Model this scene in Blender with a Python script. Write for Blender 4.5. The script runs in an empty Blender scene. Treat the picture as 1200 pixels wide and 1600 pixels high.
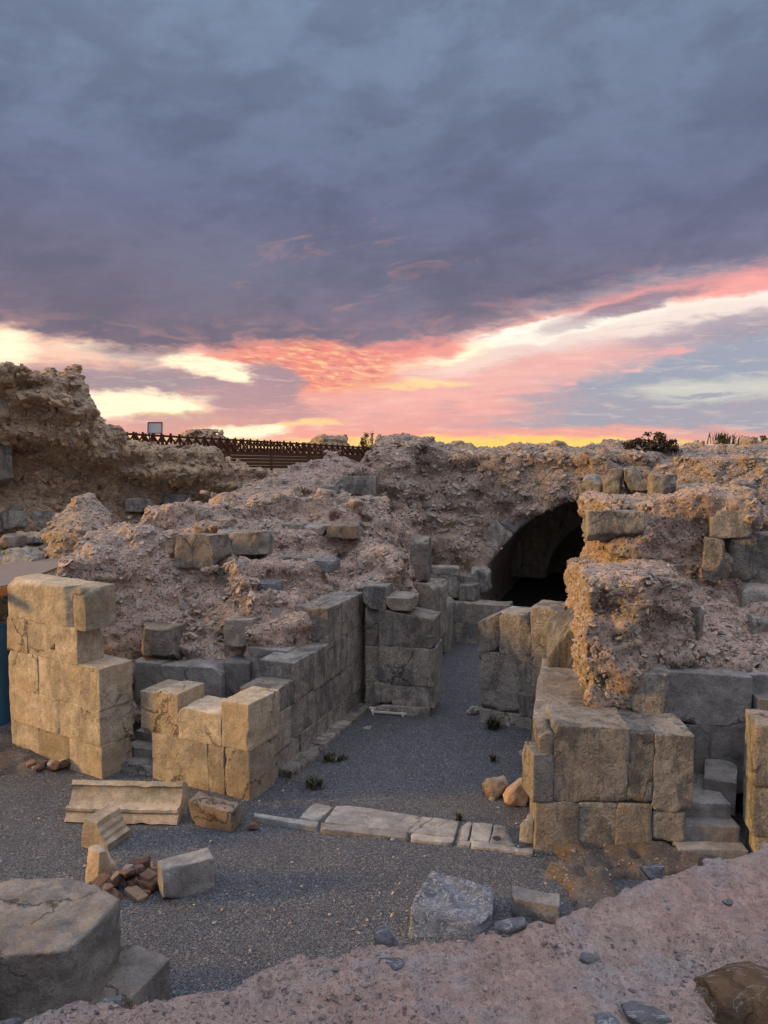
import bpy, bmesh, math, random
import numpy as np
from mathutils import Vector, Matrix

sc = bpy.context.scene
COL = sc.collection
rng = np.random.default_rng(7)
random.seed(7)

# ------------------------------------------------------------------ camera
H = 5.0                                   # eye height above the gravel floor
PITCH = math.atan(100 / 1200)
cam_d = bpy.data.cameras.new('camera'); cam = bpy.data.objects.new('camera', cam_d); COL.objects.link(cam)
cam.location = (0, 0, H); cam.rotation_euler = (math.pi / 2 - PITCH, 0, 0)
cam_d.sensor_fit = 'VERTICAL'; cam_d.sensor_height = 24; cam_d.sensor_width = 18; cam_d.lens = 18
cam_d.clip_start = 0.05; cam_d.clip_end = 5000
sc.camera = cam

def ray(px, py):
    x = (px - 600) / 1200; y = (800 - py) / 1200
    return x, math.cos(PITCH) + y * math.sin(PITCH), y * math.cos(PITCH) - math.sin(PITCH)
def G(px, py, z=0.0):                     # survey: point at height z
    x, y, w = ray(px, py); t = (z - H) / w
    return (x * t, y * t, z)
def A(px, py, D):                         # survey: point at depth D
    x, y, w = ray(px, py); t = D / y
    return (x * t, D, H + w * t)

# ------------------------------------------------------------------ light, exposure
SUN_AZ = math.radians(-94)                # from the left, a little towards the viewer (azimuth from +Y)
SUN_EL = math.radians(11)
sd = bpy.data.lights.new('sun', 'SUN'); so = bpy.data.objects.new('sun', sd); COL.objects.link(so)
sd.energy = 3.7; sd.angle = math.radians(8); sd.color = (1.0, 0.57, 0.15)
sdir = Vector((math.sin(SUN_AZ) * math.cos(SUN_EL), math.cos(SUN_AZ) * math.cos(SUN_EL), math.sin(SUN_EL)))
so.rotation_euler = sdir.to_track_quat('Z', 'Y').to_euler(); so.location = (-30, -5, 20)
sc.view_settings.view_transform = 'Standard'; sc.view_settings.look = 'None'
sc.view_settings.exposure = 0.0; sc.view_settings.gamma = 1.0
sc.cycles.max_bounces = 5; sc.cycles.diffuse_bounces = 3; sc.cycles.glossy_bounces = 2

def lin(c):
    return tuple((v / 255 / 12.92) if v / 255 <= 0.04045 else ((v / 255 + 0.055) / 1.055) ** 2.4 for v in c)

class N:
    """tiny expression wrapper over math nodes"""
    t = None
    def __init__(s, k): s.k = k
    @staticmethod
    def op(o, *a, clamp=False):
        n = N.t.nodes.new('ShaderNodeMath'); n.operation = o; n.use_clamp = clamp
        for i, v in enumerate(a):
            if isinstance(v, N): N.t.links.new(v.k, n.inputs[i])
            else: n.inputs[i].default_value = v
        return N(n.outputs[0])
    def __add__(s, o): return N.op('ADD', s, o)
    __radd__ = __add__
    def __sub__(s, o): return N.op('SUBTRACT', s, o)
    def __rsub__(s, o): return N.op('SUBTRACT', o, s)
    def __mul__(s, o): return N.op('MULTIPLY', s, o)
    __rmul__ = __mul__
    def __truediv__(s, o): return N.op('DIVIDE', s, o)
def sstep(a, b, x):
    n = N.t.nodes.new('ShaderNodeMapRange'); n.interpolation_type = 'SMOOTHSTEP'; n.clamp = True
    N.t.links.new(x.k, n.inputs['Value'])
    n.inputs['From Min'].default_value = a; n.inputs['From Max'].default_value = b
    return N(n.outputs[0])
def cmix(f, a, b):
    n = N.t.nodes.new('ShaderNodeMix'); n.data_type = 'RGBA'; n.clamp_factor = True
    for sock, v in ((n.inputs[0], f), (n.inputs[6], a), (n.inputs[7], b)):
        if isinstance(v, N): N.t.links.new(v.k, sock)
        elif isinstance(v, (int, float)): sock.default_value = v
        else: sock.default_value = (*v[:3], 1)
    return N(n.outputs[2])
def cmul(c, f):
    n = N.t.nodes.new('ShaderNodeVectorMath'); n.operation = 'SCALE'
    N.t.links.new(c.k, n.inputs[0])
    if isinstance(f, N): N.t.links.new(f.k, n.inputs[3])
    else: n.inputs[3].default_value = f
    return N(n.outputs[0])
def vec(x, y, z):
    n = N.t.nodes.new('ShaderNodeCombineXYZ')
    for i, v in enumerate((x, y, z)):
        if isinstance(v, N): N.t.links.new(v.k, n.inputs[i])
        else: n.inputs[i].default_value = v
    return N(n.outputs[0])
def noise(v, scale, detail=4, rough=0.55, color=False, distort=0.0, ntype='FBM'):
    n = N.t.nodes.new('ShaderNodeTexNoise'); n.inputs['Scale'].default_value = scale
    n.noise_type = ntype
    n.inputs['Detail'].default_value = detail; n.inputs['Roughness'].default_value = rough
    n.inputs['Distortion'].default_value = distort
    if v is not None: N.t.links.new(v.k, n.inputs['Vector'])
    return N(n.outputs['Color' if color else 'Fac'])
def sep(c):
    n = N.t.nodes.new('ShaderNodeSeparateXYZ'); N.t.links.new(c.k, n.inputs[0])
    return N(n.outputs[0]), N(n.outputs[1]), N(n.outputs[2])
def ramp(f, stops, interp='LINEAR'):
    n = N.t.nodes.new('ShaderNodeValToRGB'); cr = n.color_ramp; cr.interpolation = interp
    while len(cr.elements) < len(stops): cr.elements.new(0.5)
    for e, (p, c) in zip(cr.elements, stops): e.position = p; e.color = (*c, 1)
    N.t.links.new(f.k, n.inputs[0])
    return N(n.outputs[0])

# ------------------------------------------------------------------ world: cloud deck over a sunset horizon
def build_world():
    w = bpy.data.worlds.new('World'); sc.world = w; w.use_nodes = True
    t = w.node_tree; t.nodes.clear(); N.t = t
    tc = t.nodes.new('ShaderNodeTexCoord')
    x, y, z = sep(N(tc.outputs['Generated']))
    az = N.op('ARCTAN2', x, y)
    el = N.op('ARCSINE', N.op('MINIMUM', N.op('MAXIMUM', z, -1.0), 1.0))
    hz = N.op('MAXIMUM', z, 0.0) + 0.16
    plane = vec(x / hz, y / hz, 0.0)                       # cloud-layer coordinates
    # warp of the direction: stretched along the horizon
    streak = vec(az * 5.0, el * 16.0, 0.0)
    w1 = noise(streak, 1.1, 3, 0.5, True); a1, b1, c1 = sep(w1)
    w2 = noise(streak, 4.0, 6, 0.62, True); a2, b2, c2 = sep(w2)
    wa = az + (a1 - 0.5) * 0.06 + (a2 - 0.5) * 0.05
    we = el + (b1 - 0.5) * 0.014 + (b2 - 0.5) * 0.022
    rag = noise(vec(az * 14.0, el * 46.0 + az * 3.0, 0.0), 1.3, 8, 0.68, False, 0.5)
    def ang(px, py):
        a, b, c = ray(px, py)
        return math.atan2(a, b), math.atan2(c, math.hypot(a, b))
    def blob(col, c, px, py, rx, ry, rot=0.0, soft=0.5, amt=1.0, warped=True):
        a0, e0 = ang(px, py)
        p, q = (wa, we) if warped else (az, el)
        da = p - a0; de = q - e0
        cr, sr = math.cos(rot), math.sin(rot)
        u = (da * cr + de * sr) * (1200 / rx) if rot else da * (1200 / rx)
        v = (de * cr - da * sr) * (1200 / ry) if rot else de * (1200 / ry)
        d = u * u + v * v + (rag - 0.5) * 3.4
        m = sstep((1 + soft) ** 2, (1 - soft) ** 2, d) * amt
        return cmix(m, col, c if max(c) < 2 else lin(c))
    HOT = (1.25, 1.02, 0.70)       # over-exposed gaps in the clouds (linear)
    WHT = (1.12, 1.0, 0.86)
    f = N.op('ADD', az * 1.05, 0.5)
    base = ramp(f, [(0.03, lin((236, 182, 164))), (0.35, lin((244, 172, 158))), (0.58, lin((236, 178, 172))), (0.76, lin((178, 166, 178))), (1.0, lin((158, 163, 180)))])
    fine = noise(vec(az * 9.0, el * 60.0, 0.0), 2.2, 7, 0.65, False, 0.6)
    base = cmix(sstep(0.48, 0.75, fine) * 0.4, base, lin((255, 214, 190)))
    c = base
    # blue-grey veil to the right
    c = blob(c, (156, 162, 180), 1080, 590, 330, 46, 0.06, 0.7, 0.95)
    c = blob(c, (166, 162, 176), 900, 640, 330, 28, 0.0, 0.7, 0.9)
    c = blob(c, (250, 168, 150), 800, 682, 330, 13, 0.0, 0.6, 0.9)
    c = blob(c, (255, 214, 112), 740, 692, 260, 9, 0.0, 0.5, 1.0)
    c = blob(c, (244, 168, 158), 610, 636, 190, 34, 0.0, 0.6, 0.85)
    c = blob(c, (248, 182, 172), 800, 575, 220, 34, 0.2, 0.7, 0.9)
    c = blob(c, (252, 222, 205), 760, 545, 170, 20, 0.25, 0.7, 0.9)
    c = blob(c, (214, 212, 202), 1120, 609, 90, 13, 0.0, 0.8, 0.8)
    c = blob(c, (150, 156, 172), 1105, 618, 45, 4, 0.0, 0.5, 0.8)
    # pink rim under the deck, on the right
    c = blob(c, (255, 168, 158), 1080, 458, 240, 20, 0.17, 0.6, 0.95)
    # white gap running up to the right
    c = blob(c, WHT, 1130, 484, 220, 15, 0.10, 0.6, 1.0)
    c = blob(c, (238, 214, 208), 1060, 505, 260, 16, 0.10, 0.7, 0.7)
    c = blob(c, WHT, 900, 509, 120, 9, 0.2, 0.6, 0.8)
    c = blob(c, WHT, 800, 519, 95, 7, 0.24, 0.5, 1.0)
    c = blob(c, HOT, 694, 551, 58, 13, 0.16, 0.5, 1.0)
    c = blob(c, HOT, 594, 578, 46, 10, 0.12, 0.5, 1.0)
    c = blob(c, (255, 226, 160), 600, 602, 110, 5, 0.03, 0.6, 0.9)
    c = blob(c, (165, 152, 168), 1150, 508, 120, 14, 0.12, 0.6, 0.85)
    c = blob(c, (172, 158, 168), 905, 500, 50, 10, 0.25, 0.6, 0.6)
    c = blob(c, (146, 128, 146), 1005, 473, 74, 9, 0.2, 0.5, 0.9)
    # burning red field in the middle with yellow ripples
    c = blob(c, (242, 140, 122), 485, 568, 130, 38, -0.05, 0.6, 0.9)
    c = blob(c, (240, 140, 130), 620, 552, 90, 16, 0.15, 0.6, 0.9)
    rip = noise(vec(az * 26.0, el * 120.0 + az * 16.0, 0.0), 1.7, 6, 0.65, False, 0.5)
    a0, e0 = ang(488, 570)
    dm = (az - a0) * (1200 / 125) ; dn = (el - e0) * (1200 / 36)
    inred = sstep(1.4, 0.5, dm * dm + dn * dn)
    c = cmix(inred * sstep(0.5, 0.66, rip) * 0.85, c, (1.02, 0.66, 0.30))
    c = cmix(inred * sstep(0.47, 0.36, rip) * 0.6, c, lin((196, 112, 112)))
    # left: hot gaps
    c = blob(c, (254, 208, 182), 120, 540, 150, 20, -0.1, 0.6, 0.9)
    c = blob(c, HOT, 5, 542, 42, 24, -0.2, 0.5, 1.0)
    c = blob(c, (255, 226, 196), 180, 552, 60, 7, -0.1, 0.5, 0.9)
    c = blob(c, (162, 142, 152), 215, 600, 130, 24, 0.0, 0.5, 0.95)
    c = blob(c, (170, 145, 152), 220, 553, 60, 9, 0.0, 0.6, 0.8)
    c = blob(c, HOT, 335, 576, 68, 15, -0.18, 0.4, 1.0)
    c = blob(c, HOT, 378, 598, 40, 9, -0.3, 0.5, 0.9)
    c = blob(c, HOT, 205, 636, 130, 20, 0.0, 0.4, 1.0)
    c = blob(c, (255, 232, 168), 300, 650, 70, 8, 0.0, 0.5, 0.9)
    # the hooked mauve cloud
    c = blob(c, (172, 140, 150), 425, 596, 44, 24, -0.3, 0.35, 0.97)
    c = blob(c, (184, 145, 152), 405, 628, 66, 26, -0.1, 0.4, 0.95)
    c = blob(c, (206, 154, 154), 350, 652, 150, 12, 0.06, 0.5, 0.9)
    c = blob(c, (222, 162, 152), 300, 670, 110, 11, 0.1, 0.5, 0.9)
    c = blob(c, HOT, 385, 674, 74, 9, 0.05, 0.45, 1.0)
    c = blob(c, (255, 220, 150), 490, 660, 40, 5, 0.05, 0.5, 0.8)
    c = blob(c, (255, 214, 140), 260, 692, 330, 8, 0.0, 0.6, 0.85)
    for px, py, rx in ((790, 612, 46), (760, 645, 40), (1050, 545, 22), (990, 576, 14), (880, 602, 14)):
        c = blob(c, (244, 176, 170), px, py, rx, 4, 0.05, 0.7, 0.8)
    c = cmix(sstep(0.5, 0.7, fine) * 0.30 * sstep(0.30, 0.1, el), c, lin((255, 222, 200)))
    c = cmix(sstep(0.48, 0.3, fine) * 0.30 * sstep(0.30, 0.1, el), c, lin((186, 158, 168)))
    # the deck: lower edge as a curve over azimuth
    fc = t.nodes.new('ShaderNodeFloatCurve'); cv = fc.mapping.curves[0]
    edge = [(-400, 470), (0, 512), (60, 526), (140, 545), (230, 552), (300, 548), (400, 538), (480, 545), (560, 548), (640, 542), (720, 526), (800, 506), (880, 486), (960, 470), (1040, 454), (1120, 440), (1200, 428), (1600, 360)]
    pts = []
    for px, py in edge:
        a, e = ang(px, py); pts.append(((a + 1.0) / 2.0, e / 0.5))
    while len(cv.points) < len(pts): cv.points.new(0.5, 0.5)
    for p, (u, v) in zip(cv.points, pts): p.location = (u, v)
    fc.mapping.update()
    t.links.new(((wa + az + 2.0) / 4.0).k, fc.inputs['Value'])
    ed = N(fc.outputs[0]) * 0.5
    we2 = we + (b2 - 0.5) * 0.02
    over = we2 - ed
    right = sstep(0.0, 0.3, az)
    deckmask = sstep(-0.004, 0.012, over) * (1 - right) + sstep(-0.012, 0.034, over) * right
    g = ramp(el * 2.0, [(0.0, lin((126, 104, 116))), (0.28, lin((112, 98, 114))), (0.44, lin((96, 93, 115))), (0.6, lin((92, 97, 121))), (0.8, lin((99, 109, 132))), (1.0, lin((106, 121, 143)))])
    pn = noise(plane, 1.3, 7, 0.6, False, 0.4)
    pn2 = noise(plane, 5.0, 6, 0.62, False, 0.8)
    pn3 = noise(vec(az * 2.2, el * 5.0, 0.3), 2.3, 5, 0.55)
    pn4 = noise(plane, 11.0, 7, 0.66, False, 0.6)
    shade = 0.41 + pn * 0.36 + pn2 * 0.26 + pn4 * 0.26 + pn3 * 0.34
    g = cmul(g, shade * 1.36)
    warmleft = sstep(0.1, -0.4, az) * sstep(0.36, 0.1, el)
    g = cmix(warmleft * 0.35, g, lin((116, 100, 108)))
    # lit wisps on the underside
    curl = noise(vec(az * 9.0, el * 34.0 - az * 4.0, 0.0), 1.1, 7, 0.66, False, 0.8)
    a0, e0 = ang(600, 430)
    dm = (az - a0) * (1200 / 250) ; dn = (el - e0) * (1200 / 110)
    inc = sstep(1.4, 0.1, dm * dm + dn * dn)
    g = cmix(inc * sstep(0.54, 0.68, curl) * 0.55, g, lin((176, 134, 136)))
    g = cmix(sstep(0.56, 0.4, noise(vec(az * 3.4, el * 7.0 - az * 0.8, 0.0), 1.5, 9, 0.58, False, 0.2)) * 0.36, g, lin((80, 82, 104)))
    g = cmix(sstep(0.52, 0.75, noise(vec(az * 2.8, el * 6.0 + az * 0.6, 4.0), 1.3, 9, 0.58)) * 0.28, g, lin((122, 132, 152)))
    g = cmix(sstep(0.05, 0.0, over) * 0.5 * sstep(0.46, 0.62, pn2), g, lin((186, 138, 138)))
    c = cmix(deckmask, c, g)
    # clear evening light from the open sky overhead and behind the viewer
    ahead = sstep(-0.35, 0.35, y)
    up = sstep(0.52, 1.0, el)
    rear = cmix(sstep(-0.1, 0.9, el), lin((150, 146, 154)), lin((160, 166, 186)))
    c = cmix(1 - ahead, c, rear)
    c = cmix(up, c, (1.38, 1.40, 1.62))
    c = cmix(sstep(-0.01, -0.06, el), c, (0.10, 0.085, 0.08))
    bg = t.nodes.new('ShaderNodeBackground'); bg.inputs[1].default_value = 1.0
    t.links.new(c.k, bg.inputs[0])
    # faint clear-sky component
    sky = t.nodes.new('ShaderNodeTexSky'); sky.sky_type = 'NISHITA'; sky.sun_disc = False
    sky.sun_elevation = SUN_EL; sky.sun_rotation = SUN_AZ
    bg2 = t.nodes.new('ShaderNodeBackground'); bg2.inputs[1].default_value = 0.008
    t.links.new(sky.outputs[0], bg2.inputs[0])
    add = t.nodes.new('ShaderNodeAddShader'); t.links.new(bg.outputs[0], add.inputs[0]); t.links.new(bg2.outputs[0], add.inputs[1])
    out = t.nodes.new('ShaderNodeOutputWorld'); t.links.new(add.outputs[0], out.inputs[0])
    w.cycles.sampling_method = 'MANUAL'; w.cycles.sample_map_resolution = 1024
build_world()

# ------------------------------------------------------------------ materials
def new_mat(name):
    m = bpy.data.materials.new(name); m.use_nodes = True
    N.t = m.node_tree; N.t.nodes.clear()
    out = N.t.nodes.new('ShaderNodeOutputMaterial'); b = N.t.nodes.new('ShaderNodeBsdfPrincipled')
    b.inputs['Specular IOR Level'].default_value = 0.25
    N.t.links.new(b.outputs[0], out.inputs[0])
    return m, b
def geo_pos():
    return N(N.t.nodes.new('ShaderNodeNewGeometry').outputs['Position'])
def vscale(v, s):
    n = N.t.nodes.new('ShaderNodeVectorMath'); n.operation = 'MULTIPLY'; N.t.links.new(v.k, n.inputs[0]); n.inputs[1].default_value = s
    return N(n.outputs[0])
def vadd(v, w):
    n = N.t.nodes.new('ShaderNodeVectorMath'); n.operation = 'ADD'; N.t.links.new(v.k, n.inputs[0])
    if isinstance(w, N): N.t.links.new(w.k, n.inputs[1])
    else: n.inputs[1].default_value = w
    return N(n.outputs[0])
def voro(v, scale, feature='F1', out='Distance', rand=1.0):
    n = N.t.nodes.new('ShaderNodeTexVoronoi'); n.feature = feature; n.inputs['Scale'].default_value = scale; n.inputs['Randomness'].default_value = rand
    N.t.links.new(v.k, n.inputs['Vector']); return N(n.outputs[out])
def bump(b, h, strength, dist):
    n = N.t.nodes.new('ShaderNodeBump'); n.inputs['Strength'].default_value = strength; n.inputs['Distance'].default_value = dist
    N.t.links.new(h.k, n.inputs['Height']); N.t.links.new(n.outputs[0], b.inputs['Normal'])
def setc(b, c, rough=0.92):
    N.t.links.new(c.k, b.inputs['Base Color'])
    if isinstance(rough, N): N.t.links.new(rough.k, b.inputs['Roughness'])
    else: b.inputs['Roughness'].default_value = rough
def orand():
    return N(N.t.nodes.new('ShaderNodeObjectInfo').outputs['Random'])

def ashlar_mat(name, base, dark, warm, k_dark=0.5, k_warm=0.5, chisel=1.0, lichen=0.4, crack=0.6, vein=0.0):
    m, b = new_mat(name)
    p0 = geo_pos(); r = orand()
    p = vadd(p0, vec(r * 37.0, r * 11.0, r * 23.0))
    n1 = noise(p, 1.1, 7, 0.62); n2 = noise(p, 4.5, 8, 0.7); n3 = noise(vscale(p, (1, 1, 0.3)), 2.6, 7, 0.66, False, 0.8)
    n4 = noise(p, 45.0, 5, 0.72)
    worm = noise(vscale(p, (1.0, 1.0, 0.8)), 17.0, 5, 0.6, False, 1.6)
    c = cmix(sstep(0.32, 0.68, n2), tuple(v * 0.66 for v in base), tuple(min(1, v * 1.22) for v in base))
    c = cmix(sstep(0.46, 0.62, n1) * k_warm, c, warm)
    c = cmix(sstep(0.50, 0.60, n3) * k_dark, c, dark)
    pit = noise(p, 13.0, 8, 0.76)
    c = cmix(sstep(0.54, 0.68, pit) * 0.7, c, tuple(v * 0.8 for v in dark))
    c = cmix(sstep(0.60, 0.70, noise(p, 8.0, 9, 0.78)) * lichen, c, (0.52, 0.50, 0.46))
    mark = sstep(0.56, 0.66, worm)
    c = cmix(mark * (0.35 * chisel), c, tuple(min(1, v * 1.5) for v in base))
    c = cmix(sstep(0.46, 0.36, worm) * (0.4 * chisel), c, tuple(v * 0.6 for v in dark))
    if chisel > 0.3:
        peck = noise(vscale(vadd(p, (3, 1, 7)), (1.0, 1.0, 0.7)), 30.0, 3, 0.55, False, 2.2)
        c = cmix(sstep(0.585, 0.64, peck) * sstep(0.46, 0.58, noise(p, 1.6, 4, 0.6)) * (0.55 * chisel), c, (0.50, 0.475, 0.43))
    if vein:
        vn_ = noise(vscale(p, (1.0, 1.6, 1.6)), 5.0, 7, 0.62, False, 1.4)
        c = cmix(sstep(0.016, 0.003, N.op('ABSOLUTE', vn_ - 0.5)) * vein, c, (0.62, 0.62, 0.63))
    c = cmul(c, 0.6 + n4 * 0.72)
    c = cmul(c, 0.74 + r * 0.48)
    # hairline cracks
    wp = vadd(p, cmul(noise(p, 3.0, 5, 0.65, True), 0.55))
    ve = voro(wp, 1.25, 'DISTANCE_TO_EDGE')
    ck = sstep(0.022, 0.004, ve) * sstep(0.5, 0.62, noise(p, 0.9, 3, 0.5)) * crack
    c = cmix(ck, c, (0.03, 0.026, 0.024))
    setc(b, c)
    bump(b, n2 * 1.3 + n4 * 0.5 + worm * (1.1 * chisel) + pit * 1.1 - ck * 1.6, 1.0, 0.03)
    return m
M = {}
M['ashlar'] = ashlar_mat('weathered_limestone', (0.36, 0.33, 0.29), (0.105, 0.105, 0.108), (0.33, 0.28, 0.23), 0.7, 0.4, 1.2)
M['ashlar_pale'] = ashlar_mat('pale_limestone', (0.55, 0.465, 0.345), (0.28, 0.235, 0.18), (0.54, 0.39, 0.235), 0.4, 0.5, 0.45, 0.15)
M['ashlar_grey'] = ashlar_mat('grey_limestone', (0.37, 0.325, 0.275), (0.12, 0.12, 0.12), (0.30, 0.235, 0.18), 0.55, 0.35)
M['slab'] = ashlar_mat('smooth_grey_slab', (0.32, 0.305, 0.29), (0.17, 0.165, 0.16), (0.22, 0.18, 0.15), 0.4, 0.3, 0.2, 0.1)
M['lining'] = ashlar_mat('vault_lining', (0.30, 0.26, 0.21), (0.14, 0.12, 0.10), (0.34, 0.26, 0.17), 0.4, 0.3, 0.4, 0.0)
M['pale_stone'] = ashlar_mat('cream_carved_stone', (0.55, 0.46, 0.34), (0.36, 0.27, 0.18), (0.50, 0.34, 0.21), 0.3, 0.4, 0.1, 0.1, 0.0)
M['boulder'] = ashlar_mat('broken_grey_stone', (0.27, 0.25, 0.225), (0.14, 0.13, 0.12), (0.27, 0.20, 0.15), 0.5, 0.5, 0.5, 0.15)
M['brown_stone'] = ashlar_mat('brown_veined_stone', (0.20, 0.125, 0.07), (0.07, 0.05, 0.035), (0.30, 0.15, 0.06), 0.6, 0.6, 0.2, 0.5, 0.3, 0.3)
M['marble'] = ashlar_mat('worn_marble', (0.37, 0.36, 0.345), (0.19, 0.188, 0.19), (0.45, 0.38, 0.30), 0.5, 0.3, 0.4, 0.4)
M['blue_marble'] = ashlar_mat('blue_grey_marble', (0.22, 0.23, 0.26), (0.10, 0.105, 0.125), (0.33, 0.30, 0.27), 0.6, 0.25, 0.6, 0.5, 0.4, 0.8)
M['rock'] = ashlar_mat('field_rock', (0.40, 0.33, 0.26), (0.19, 0.14, 0.10), (0.45, 0.28, 0.16), 0.5, 0.6, 0.0, 0.5)
M['brick'] = ashlar_mat('broken_brick', (0.19, 0.115, 0.085), (0.13, 0.08, 0.06), (0.33, 0.22, 0.15), 0.5, 0.4, 0.2, 0.15)

def mortar_mat(name, base, alt, grit=1.0, scale=1.0, grey=(0.2, 0.175, 0.16), k_grey=0.6, k_peb=1.0):
    m, b = new_mat(name); p = geo_pos()
    n1 = noise(p, 0.9 * scale, 7, 0.62); n2 = noise(p, 6.0 * scale, 9, 0.72); n3 = noise(p, 50.0 * scale, 5, 0.72); n5 = noise(vadd(p, (7, 3, 1)), 1.7 * scale, 8, 0.68)
    c = cmix(sstep(0.40, 0.60, n1), base, alt)
    c = cmix(sstep(0.48, 0.62, n5) * k_grey, c, grey)
    c = cmul(c, 0.3 + n2 * 1.4)
    wp = vadd(p, cmul(noise(p, 20.0 * scale, 2, 0.5, True), 0.03 / scale))
    v = voro(wp, 22.0 * scale); vc = voro(wp, 22.0 * scale, 'F1', 'Color'); a, bb, cc = sep(vc)
    peb = sstep(0.46, 0.34, v) * sstep(0.38, 0.46, a)
    c = cmix(peb * (0.8 * k_peb), c, ramp(bb, [(0.0, (0.07, 0.07, 0.075)), (0.35, (0.18, 0.165, 0.16)), (0.7, (0.36, 0.30, 0.24)), (1.0, (0.19, 0.09, 0.06))]))
    v2 = voro(wp, 60.0 * scale); vc2 = voro(wp, 60.0 * scale, 'F1', 'Color'); a2, b2_, c2_ = sep(vc2)
    gr = sstep(0.42, 0.3, v2) * sstep(0.5, 0.6, a2)
    c = cmix(gr * (0.55 * k_peb), c, ramp(b2_, [(0.0, (0.08, 0.075, 0.075)), (0.6, (0.30, 0.24, 0.2)), (1.0, (0.42, 0.37, 0.32))]))
    hole = sstep(0.36, 0.28, noise(p, 11.0 * scale, 6, 0.7))
    c = cmul(c, 0.62 + n3 * 0.76)
    setc(b, c, 0.95)
    bump(b, n2 * 1.2 + n3 * 0.4 + peb * (0.8 * grit) + gr * (0.4 * grit) - hole * 1.2, 1.0, 0.04 / scale)
    return m
M['mortar_pink'] = mortar_mat('pink_lime_mortar', (0.46, 0.325, 0.25), (0.44, 0.33, 0.26), 1.0, 1.0, (0.40, 0.355, 0.315), 0.5)
M['mortar_buff'] = mortar_mat('buff_lime_mortar', (0.45, 0.345, 0.265), (0.41, 0.325, 0.255), 1.0, 1.0, (0.36, 0.32, 0.28), 0.5)
M['mortar_dark'] = mortar_mat('brown_old_mortar', (0.52, 0.385, 0.26), (0.44, 0.335, 0.235), 1.0, 1.0, (0.36, 0.29, 0.22), 0.5)
M['mortar_soot'] = mortar_mat('vault_mortar', (0.45, 0.335, 0.255), (0.39, 0.30, 0.24), 1.0, 1.0, (0.31, 0.265, 0.225), 0.5)
M['wall_top'] = mortar_mat('wall_top_mortar', (0.40, 0.28, 0.235), (0.38, 0.29, 0.25), 0.35, 3.0, (0.33, 0.30, 0.30), 0.7, 0.3)
M['earth'] = mortar_mat('brown_earth', (0.135, 0.108, 0.09), (0.12, 0.098, 0.083))

def stone_mat(name, stops):
    m, b = new_mat(name)
    a = N.t.nodes.new('ShaderNodeAttribute'); a.attribute_name = 'tint'; tint = N(a.outputs['Fac'])
    p = geo_pos()
    c = ramp(tint, stops)
    n = noise(p, 14.0, 6, 0.68); n2 = noise(p, 60.0, 3, 0.6)
    c = cmul(c, 0.5 + n * 0.7 + n2 * 0.3)
    setc(b, c, 0.85); bump(b, n + n2 * 0.4, 0.6, 0.02)
    return m
STOPS0 = [(0.0, (0.095, 0.09, 0.095)), (0.2, (0.20, 0.19, 0.19)), (0.42, (0.31, 0.26, 0.21)), (0.65, (0.37, 0.29, 0.22)), (0.82, (0.44, 0.38, 0.31)), (0.93, (0.32, 0.21, 0.15)), (1.0, (0.21, 0.085, 0.055))]
def dusty(k): return [(p, tuple(a * (1 - k) + b * k for a, b in zip(c, (0.48, 0.385, 0.32)))) for p, c in STOPS0]
STOPS = dusty(0.3)
M['chips'] = stone_mat('rubble_stones', STOPS)
M['chips_warm'] = stone_mat('rubble_stones_brown', [(p, (c[0] * 1.05, c[1] * .92, c[2] * .74)) for p, c in STOPS])
M['pebbles'] = stone_mat('wall_top_grit', [(0.0, (0.11, 0.10, 0.105)), (0.3, (0.20, 0.165, 0.155)), (0.7, (0.27, 0.205, 0.185)), (0.95, (0.30, 0.255, 0.24)), (1.0, (0.26, 0.15, 0.11))])

def gravel_mat():
    m, b = new_mat('grey_gravel'); p = geo_pos()
    v = voro(p, 84.0); col = voro(p, 84.0, 'F1', 'Color'); a, g, c_ = sep(col)
    v2 = voro(p, 40.0); col2 = voro(p, 40.0, 'F1', 'Color'); a2, g2, c2 = sep(col2)
    n1 = noise(p, 0.55, 6, 0.62); n2 = noise(p, 3.0, 7, 0.65)
    c = ramp(a, [(0.0, (0.055, 0.06, 0.073)), (0.45, (0.13, 0.138, 0.16)), (0.8, (0.205, 0.213, 0.235)), (0.95, (0.29, 0.292, 0.30)), (1.0, (0.38, 0.375, 0.37))])
    c = cmix(sstep(0.965, 0.98, g2), c, (0.34, 0.32, 0.29))
    c = cmix(sstep(0.5, 0.66, n1) * 0.22, c, (0.15, 0.138, 0.12))
    c = cmul(c, 0.72 + n2 * 0.5)
    setc(b, c, 0.9)
    bump(b, (0.55 - v) * 1.0 + (0.5 - v2) * 0.6 + n2 * 0.5, 1.0, 0.03)
    return m
M['gravel'] = gravel_mat()
def plain_mat(name, c, rough=0.8, var=0.35, scale=12.0, stretch=(1, 1, 1), bs=0.4):
    m, b = new_mat(name); p = vscale(geo_pos(), stretch)
    n = noise(p, scale, 6, 0.65)
    setc(b, cmix(n, tuple(v * (1 - var) for v in c), tuple(v * (1 + var) for v in c)), rough)
    bump(b, n, bs, 0.01); return m
M['fence_wood'] = plain_mat('red_brown_timber', (0.085, 0.032, 0.018), 0.75)
M['board_wood'] = plain_mat('grey_brown_board', (0.22, 0.175, 0.15), 0.8, 0.2, 5)
M['fascia'] = plain_mat('orange_timber', (0.42, 0.17, 0.06), 0.7)
M['sign_face'] = plain_mat('sign_panel', (0.42, 0.45, 0.50), 0.4, 0.05)
M['dark_metal_hole_shade'] = plain_mat('dark_metal_hole_shade', (0.03, 0.03, 0.035), 0.5, 0.1)  # metal of the sign, also the dark colour for shade in the sockets
M['white_board'] = plain_mat('white_plank', (0.62, 0.6, 0.57), 0.7, 0.12)
M['tarp'] = plain_mat('blue_tarpaulin', (0.03, 0.13, 0.26), 0.5, 0.2, 4)
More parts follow.
